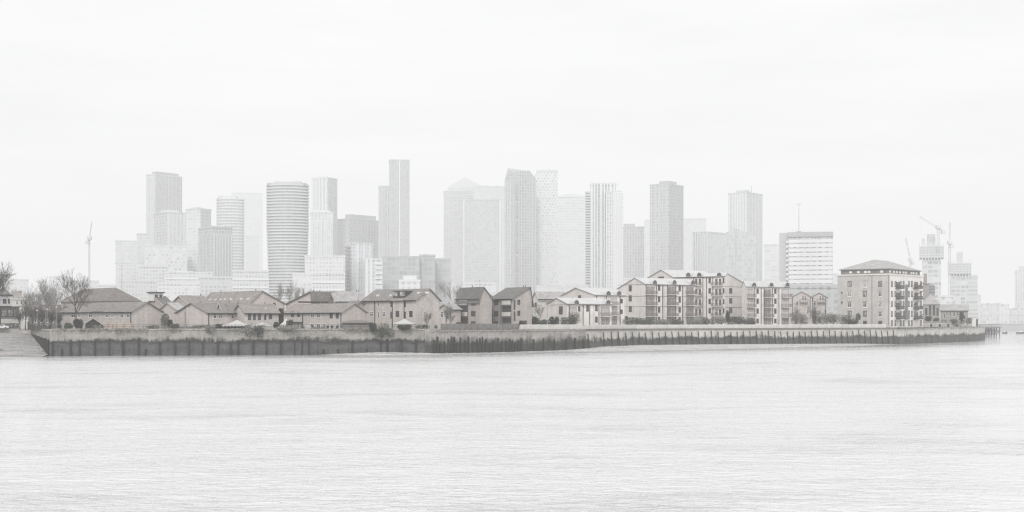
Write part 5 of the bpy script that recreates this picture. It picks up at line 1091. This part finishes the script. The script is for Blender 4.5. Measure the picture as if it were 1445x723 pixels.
def boat(px, Y, L, label):
    root = thing('moored_boat', label, 'boat', (X(px, Y), Y, 0), 0, 'small boats far down the river'); b = MB(); n_ = 10; up = []; lo = []
    for i in range(n_ + 1): t = i / n_; x = L * (t - .5); hw = L * .13 * math.sin(math.pi * min(1, .25 + t * .75)) ** .7 + .02; up.append((x, hw, .9 + .5 * t * t)); lo.append((x * .9, hw * .6, -.15))
    for s in (1, -1):
        for i in range(n_): q = [(up[i][0], s * up[i][1], up[i][2]), (up[i + 1][0], s * up[i + 1][1], up[i + 1][2]), (lo[i + 1][0], s * lo[i + 1][1], lo[i + 1][2]), (lo[i][0], s * lo[i][1], lo[i][2])]; b.poly(q if s > 0 else q[::-1])
    for i in range(n_): b.poly([(up[i][0], -up[i][1], up[i][2] - .1), (up[i + 1][0], -up[i + 1][1], up[i + 1][2] - .1), (up[i + 1][0], up[i + 1][1], up[i + 1][2] - .1), (up[i][0], up[i][1], up[i][2] - .1)])
    b.build('hull', M['dark'], root); b = MB(); b.hexa([(-L * .25, -L * .08, .8), (L * .1, -L * .08, .8), (L * .1, L * .08, .8), (-L * .25, L * .08, .8)], [(-L * .22, -L * .07, 1.9), (L * .04, -L * .07, 1.9), (L * .04, L * .07, 1.9), (-L * .22, L * .07, 1.9)]); b.build('cabin', M['pale'], root)
boat(1418, 1000, 3.8, 'tiny dark boat alone on the water beyond the jetty'); boat(1442, 1000, 8.5, 'longer dark boat at the eastern edge of the water')
b = MB(); z0 = 0.4

# ------------------------------------------------------------------ trees and shrubs
def bare_tree(label, px, Y, ybase, ytop, spread, seed, r0=.22, levels=4, mats=None, name='bare_tree', group='bare winter trees', kids=4, trunk_t=.38, upright=.25, tw=.02, lean=0.0, low=False):
    rg = random.Random(seed); h = (ybase - ytop) * Y / F; root = thing(name, label, 'tree', (X(px, Y), Y, Z(ybase, Y)), 0, group); t = MB(); c = MB(); mt, mc = mats or (M['bark'], M['bark_l'])
    def grow(p, d, L, r, lv):
        tgt = t if lv <= 1 else c; seg = 3 if lv <= 2 else 2; q = p; dd = d.copy(); pts = [(q, r)]
        for i in range(seg):
            dd = (dd + Vector((rg.uniform(-1, 1), rg.uniform(-1, 1), rg.uniform(-.6, 1) * .6)) * (.12 if lv == 0 else .22)).normalized(); e = q + dd * L / seg; r2 = max(tw, r * (1 - .42 * (i + 1) / seg)); tgt.tube(q, e, pts[-1][1], r2, 6 if lv < 2 else 3, caps=False); q = e; pts.append((q, r2))
        if lv >= levels: return
        n_ = kids + (2 if lv == 0 else 0) + rg.choice((-1, 0, 0, 1))
        for k in range(n_):
            i = rg.choice((1, 2, 3)[:seg]) if (lv or low) else (2 if rg.random() < .3 else 3); i = min(i, seg); bp, br = pts[i]; an = rg.uniform(0, 6.283); tilt = rg.uniform(.35, .95) * spread
            a = dd.orthogonal().normalized(); cc = dd.cross(a); nd = (dd * math.cos(tilt) + (a * math.cos(an) + cc * math.sin(an)) * math.sin(tilt) + Vector((0, 0, upright))).normalized()
            grow(bp, nd, L * rg.uniform(.5, .82), max(tw, br * rg.uniform(.5, .72)), lv + 1)
        grow(q, (dd + Vector((rg.uniform(-.3, .3), rg.uniform(-.3, .3), .2))).normalized(), L * rg.uniform(.55, .8), max(tw, pts[-1][1] * .9), lv + 1)
    grow(Vector((0, 0, -.3)), Vector((lean, 0, 1)).normalized(), h * trunk_t, r0, 0)
    zmax = max(v[2] for v in c.v + t.v); k = h / zmax
    for mb in (t, c): mb.v = [(x * k, y * k, z * k) for x, y, z in mb.v]
    t.build('trunk', mt, root); c.build('crown', mc, root); return root
DK = (M['bark'], M['bark'])
bare_tree('big spreading bare tree on the quay before the hipped house', 108, 358, 463, 377, 1.0, 3, .30, 5, (M['bark'], M['bark_m']), kids=3, trunk_t=.42, upright=.12, tw=.02)
bare_tree('tall thin pale birch on the quay beside the lamps', 65, 372, 464, 389, .75, 8, .17, 4, (M['bark_l'], M['bark_l']), kids=4, trunk_t=.5, upright=.3)
bare_tree('tall bare tree whose twigs enter at the western frame edge', -14, 395, 464, 358, 1.15, 12, .4, 5, (M['bark'], M['bark_m']), kids=4, trunk_t=.36)
for i, (px, yt, Y, lb) in enumerate(((28, 431, 392, 'dark pollarded tree by the corner of the pub'), (36, 424, 388, 'second dark pollard, beside the pub corner tree'), (46, 426, 384, 'dark pollard between the pub trees and the first lamp'), (56, 430, 380, 'stout dark pollard just past the first lamp'), (62, 433, 377, 'dark pollard beneath the birch crown'), (72, 436, 374, 'low dark pollard between two lamps'), (82, 440, 372, 'last low pollard, next to the big bare tree'), (88, 425, 400, 'wispy bare tree at the corner of the hipped house'), (47, 400, 430, 'pale wispy tree behind the pollards'), (78, 402, 430, 'pale wispy tree behind the birch'))):
    pale = i >= 7; bare_tree(lb, px, Y, 465, yt, .95, 40 + i, .2 if not pale else .15, 4, (M['bark_l'], M['bark_l']) if pale else (M['bark'], M['bark_m']), kids=4 if not pale else 4, trunk_t=.36, upright=.3, tw=.02, group='bare winter trees' if pale else 'dark pollards along the quay', name='pollarded_tree' if not pale else 'bare_tree')
for i, (px, Y, yb, yt, lb) in enumerate(((408, 520, 440, 393, 'bare tree at the foot of the ringed rounded tower'), (395, 540, 440, 398, 'thin bare tree west of the ringed tower foot'), (420, 500, 440, 401, 'smaller bare tree east of the ringed tower foot'), (642, 420, 460, 394, 'bare tree rising behind the western grey-roofed flats'), (629, 385, 462, 425, 'small bare tree in the gap beside the wide blank gable'), (636, 382, 462, 430, 'twiggy small tree next to the western flats'), (603, 361, 464, 437, 'thin young tree against the wide blank gable'), (760, 430, 460, 428, 'twiggy bare tree between the flats and cream blocks'), (1124, 520, 457, 425, 'bare tree before the first pinkish gabled house'), (1149, 520, 457, 428, 'bare tree before the second pinkish gabled house'), (386, 420, 452, 418, 'thin bare tree beside the broad house with rooflights'))):
    bare_tree(lb, px, Y, yb, yt, .62, 70 + i, .09, 4, (M['bark_m'], M['bark_l']), kids=4, trunk_t=.42, upright=.4, tw=.013, low=True)

def shrub(label, px, Y, ybase, ytop, wpx, seed, mat='leaf', name='shrub', cat='shrub', group=None, n_=420, drop=False, leaf=.34):
    rg = random.Random(seed); S = Y / F; w_ = wpx * S / 2; h = (ybase - ytop) * S; n_ = int(n_ * 2.6); leaf *= .72; b = MB(); lob = [(rg.uniform(-.6, .6) * w_, rg.uniform(-.4, .4) * w_, rg.uniform(.35, .75) * h, rg.uniform(.35, .6)) for _ in range(6 + int(wpx / 8))]
    for i in range(n_):
        lx, ly, lz, k = rg.choice(lob); u, v = rg.uniform(-1, 1), rg.uniform(0, 6.283); s = math.sqrt(1 - u * u); rr = rg.random() ** .35
        p = Vector((lx + w_ * k * s * math.cos(v) * rr, ly + w_ * k * s * math.sin(v) * rr * .8, max(.05, min(h, lz + h * k * u * rr)))); e = leaf * rg.uniform(.5, 1.2); a = Vector((rg.uniform(-1, 1), rg.uniform(-1, 1), rg.uniform(-1, 1))).normalized(); c = a.orthogonal().normalized(); dd = a.cross(c); b.poly([p + c * e, p + dd * e * .6, p - c * e, p - dd * e * .6])
    b.v = [(max(-w_, min(w_, x)), y, z) for x, y, z in b.v]
    root = thing(name, label, cat, (X(px, Y), Y, Z(ybase, Y)), 0, group); b.build('foliage', M[mat], root); s = MB()
    for k in range(4): s.tube((rg.uniform(-.2, .2) * w_, rg.uniform(-.2, .2) * w_, -.2), (rg.uniform(-.6, .6) * w_, rg.uniform(-.3, .3) * w_, h * .6), .06, .03, 4)
    s.build('stems', M['bark'], root)
shrub('dark evergreen bush at the foot of the big bare tree', 112, 346, 464, 451, 17, 1, 'leaf_d')
shrub('grey-green bush crowding the small gable beside the blank wall', 233, 356, 462, 443, 12, 2, 'leaf_l'); shrub('dark bush against the vented house', 240, 352, 463, 452, 9, 3, 'leaf_d')
shrub('conical dark conifer between the two terraces', 397, 362, 462, 436, 8, 4, 'leaf_d', 'conifer', 'tree'); shrub('small dark conifer beside the pale tent', 409, 353, 464, 452, 10, 5, 'leaf', 'conifer', 'tree')
G2 = 'plants hanging over the river wall'
for i, (px, yb, yt, w_, mt, lb) in enumerate(((297, 470, 459, 17, 'leaf_l', 'small twiggy plant hanging over the wall below the white windows'), (352, 474, 459, 17, 'leaf_l', 'larger twiggy plant on the wall below the white canopy'), (364, 476, 460, 16, 'leaf', 'dense plant spilling down the wall beside the twiggy one'), (538, 480, 457, 24, 'leaf', 'biggest bush trailing down the wall before the tall brick block'), (551, 475, 463, 14, 'leaf_l', 'trailing pale plant beside the biggest wall bush'), (526, 468, 456, 12, 'leaf_d', 'dark low bush at the corner of the garden room'), (570, 466, 459, 22, 'leaf_d', 'dark low hedge in front of the white tent'), (405, 468, 460, 40, 'leaf_l', 'straggling pale growth along the coping beneath the tent'))):
    q, d, nn = on_line(WALL_L, px); shrub(lb, px, q.y - .7, yb, yt, w_, 20 + i, mt, 'wall_shrub', group=G2, n_=380, leaf=.26)
GHd = 'clipped hedge bushes behind the parapet fence'
for i, (px, Y, yb, yt, w_, mt, lb) in enumerate(((756, 400, 461, 448, 14, 'leaf_d', 'dark bush beside the eastern grey-roofed flats'), (768, 400, 461, 452, 16, 'leaf', 'low bush between two dark ones by the flats'), (782, 400, 461, 448, 12, 'leaf_d', 'dark bush below the tall stair window'), (800, 405, 461, 449, 16, 'leaf_l', 'grey bush before the lowest cream gable'), (811, 404, 461, 445, 15, 'leaf', 'tall bush before the lowest cream block balconies'), (871, 438, 460, 449, 22, 'leaf_l', 'pale hedge bush between the two lower cream blocks'), (893, 446, 460, 449, 24, 'leaf', 'hedge bush under the grey gable windows'), (911, 450, 460, 450, 22, 'leaf', 'hedge bush at the corner of the tall central cream block'), (932, 455, 460, 452, 26, 'leaf_l', 'low pale hedge below the first black balcony stack'), (955, 459, 460, 452, 24, 'leaf', 'low hedge below the middle balcony stack'), (980, 462, 460, 450, 18, 'leaf_l', 'hedge bush under the last balcony of the central block'), (999, 466, 460, 449, 24, 'leaf', 'rounded hedge bush before the corner block'), (1017, 470, 459, 449, 18, 'leaf_l', 'pale bush at the foot of the corner balconies'), (1027, 474, 459, 439, 6, 'leaf_d', 'narrow dark conifer against the sloping end wall'), (1042, 474, 459, 448, 34, 'leaf_d', 'long dark hedge under the sloping end wall'), (1058, 478, 460, 451, 14, 'leaf', 'hedge bush at the foot of the easternmost cream block'), (1122, 505, 458, 441, 16, 'leaf_l', 'pale tall bush beside the easternmost cream block'), (1136, 507, 458, 442, 18, 'leaf_l', 'pale round bush before the first pinkish house'), (1151, 509, 458, 440, 14, 'leaf', 'grey bush between the pinkish houses'), (1167, 511, 458, 442, 20, 'leaf_l', 'pale bush beyond the second pinkish house'), (1178, 512, 458, 445, 24, 'leaf', 'dark-based bush beside the warehouse'), (1195, 510, 459, 446, 22, 'leaf', 'bush against the warehouse brick wall'), (1211, 513, 455, 443, 7, 'leaf', 'small round bush under a warehouse window'), (1204, 508, 459, 451, 12, 'leaf_d', 'low dark bush at the warehouse corner'))):
    shrub(lb, px, Y, yb, yt - .6, w_ * 1.25, 60 + i, mt, 'hedge_bush' if w_ > 8 else 'conifer', 'bush', GHd, n_=300 + int(w_ * 8), leaf=.3)
for i, (px, yb, yt, w_, mt, lb) in enumerate(((1309, 455, 447, 12, 'leaf_d', 'dark shrub on the terrace wall beside the warehouse'), (1320, 456, 449, 12, 'leaf', 'shrub below the mansard house windows'), (1332, 457, 452, 14, 'leaf_l', 'low shrub in front of the boathouse end'), (1346, 457, 451, 12, 'leaf', 'shrub under the white boathouse window'), (1357, 457, 441, 10, 'leaf_d', 'taller dark shrub at the far end of the boathouse'), (1366, 458, 449, 12, 'leaf_l', 'pale shrub beside the white hut'))):
    shrub(lb, px, 590, yb, yt, w_, 110 + i, mt, 'shrub', 'shrub', 'shrubs on the terrace wall at the point', n_=260, leaf=.4)

for i, (px, Y, yb, yt, lb) in enumerate(((20, 470, 460, 402, 'faint wispy tree rising behind the stuccoed terrace'), (54, 450, 460, 408, 'faint wispy tree between the pub and the birch'), (70, 455, 460, 398, 'faint wispy tree directly behind the birch crown'), (92, 440, 460, 404, 'faint wispy tree beside the hipped house roof'), (98, 405, 462, 428, 'low twiggy tree against the hipped house wall'), (430, 560, 440, 404, 'far twiggy tree above the long rear roofs'), (660, 440, 455, 400, 'twig tops above the western grey flats roof'), (275, 420, 450, 412, 'thin twigs rising behind the small vented house'), (747, 440, 458, 432, 'small twiggy tree just east of the flats'), (1108, 530, 457, 428, 'thin tree behind the easternmost cream block'))):
    bare_tree(lb, px, Y, yb, yt, .65, 170 + i, .10, 4, (M['bark_m'], M['bark_l']), kids=4, trunk_t=.42, upright=.4, tw=.014, low=True)
G3 = 'low garden shrubs along the foot of the terraces'
for i, (px, Y, yb, yt, w_, mt, lb) in enumerate(((98, 347, 465, 456, 16, 'leaf', 'low shrub beside the dark bush under the big bare tree'), (133, 343, 465, 460, 18, 'leaf_l', 'low shrub at the front of the little gabled shed'), (215, 350, 465, 459, 22, 'leaf_l', 'pale low shrub under the westernmost gable'), (246, 349, 464, 457, 16, 'leaf', 'low shrub at the corner of the blank gable'), (282, 350, 464, 459, 22, 'leaf_l', 'pale low shrub under the blank gable'), (309, 351, 464, 458, 14, 'leaf_d', 'dark low shrub below the two white windows'), (342, 351, 464, 458, 12, 'leaf', 'low shrub right of the peaked canopy'), (390, 352, 464, 455, 10, 'leaf_d', 'dark shrub beside the conifer between terraces'), (421, 351, 465, 461, 24, 'leaf_l', 'pale low growth in front of the bin store'), (450, 351, 465, 462.5, 22, 'leaf', 'very low shrub under the lowest white windows'), (507, 352, 466, 462, 26, 'leaf_l', 'pale low shrub in front of the garden room'), (596, 357, 466, 459, 22, 'leaf', 'low shrub under the wide blank gable'), (613, 368, 464, 458, 14, 'leaf_l', 'pale low shrub at the end of the blank gable'), (647, 376, 463, 455, 16, 'leaf', 'shrub at the foot of the western flats'), (680, 380, 463, 457, 20, 'leaf_l', 'pale low shrub under the stair link'), (712, 383, 463, 456, 18, 'leaf', 'low shrub under the eastern flats balconies'), (738, 390, 462, 453, 12, 'leaf_d', 'dark shrub at the end of the eastern flats'))):
    shrub(lb, px, Y + (3 if 410 < px < 620 else 0), yb, yt, w_, 210 + i, mt, 'garden_shrub', 'shrub', G3, n_=300, leaf=.26)
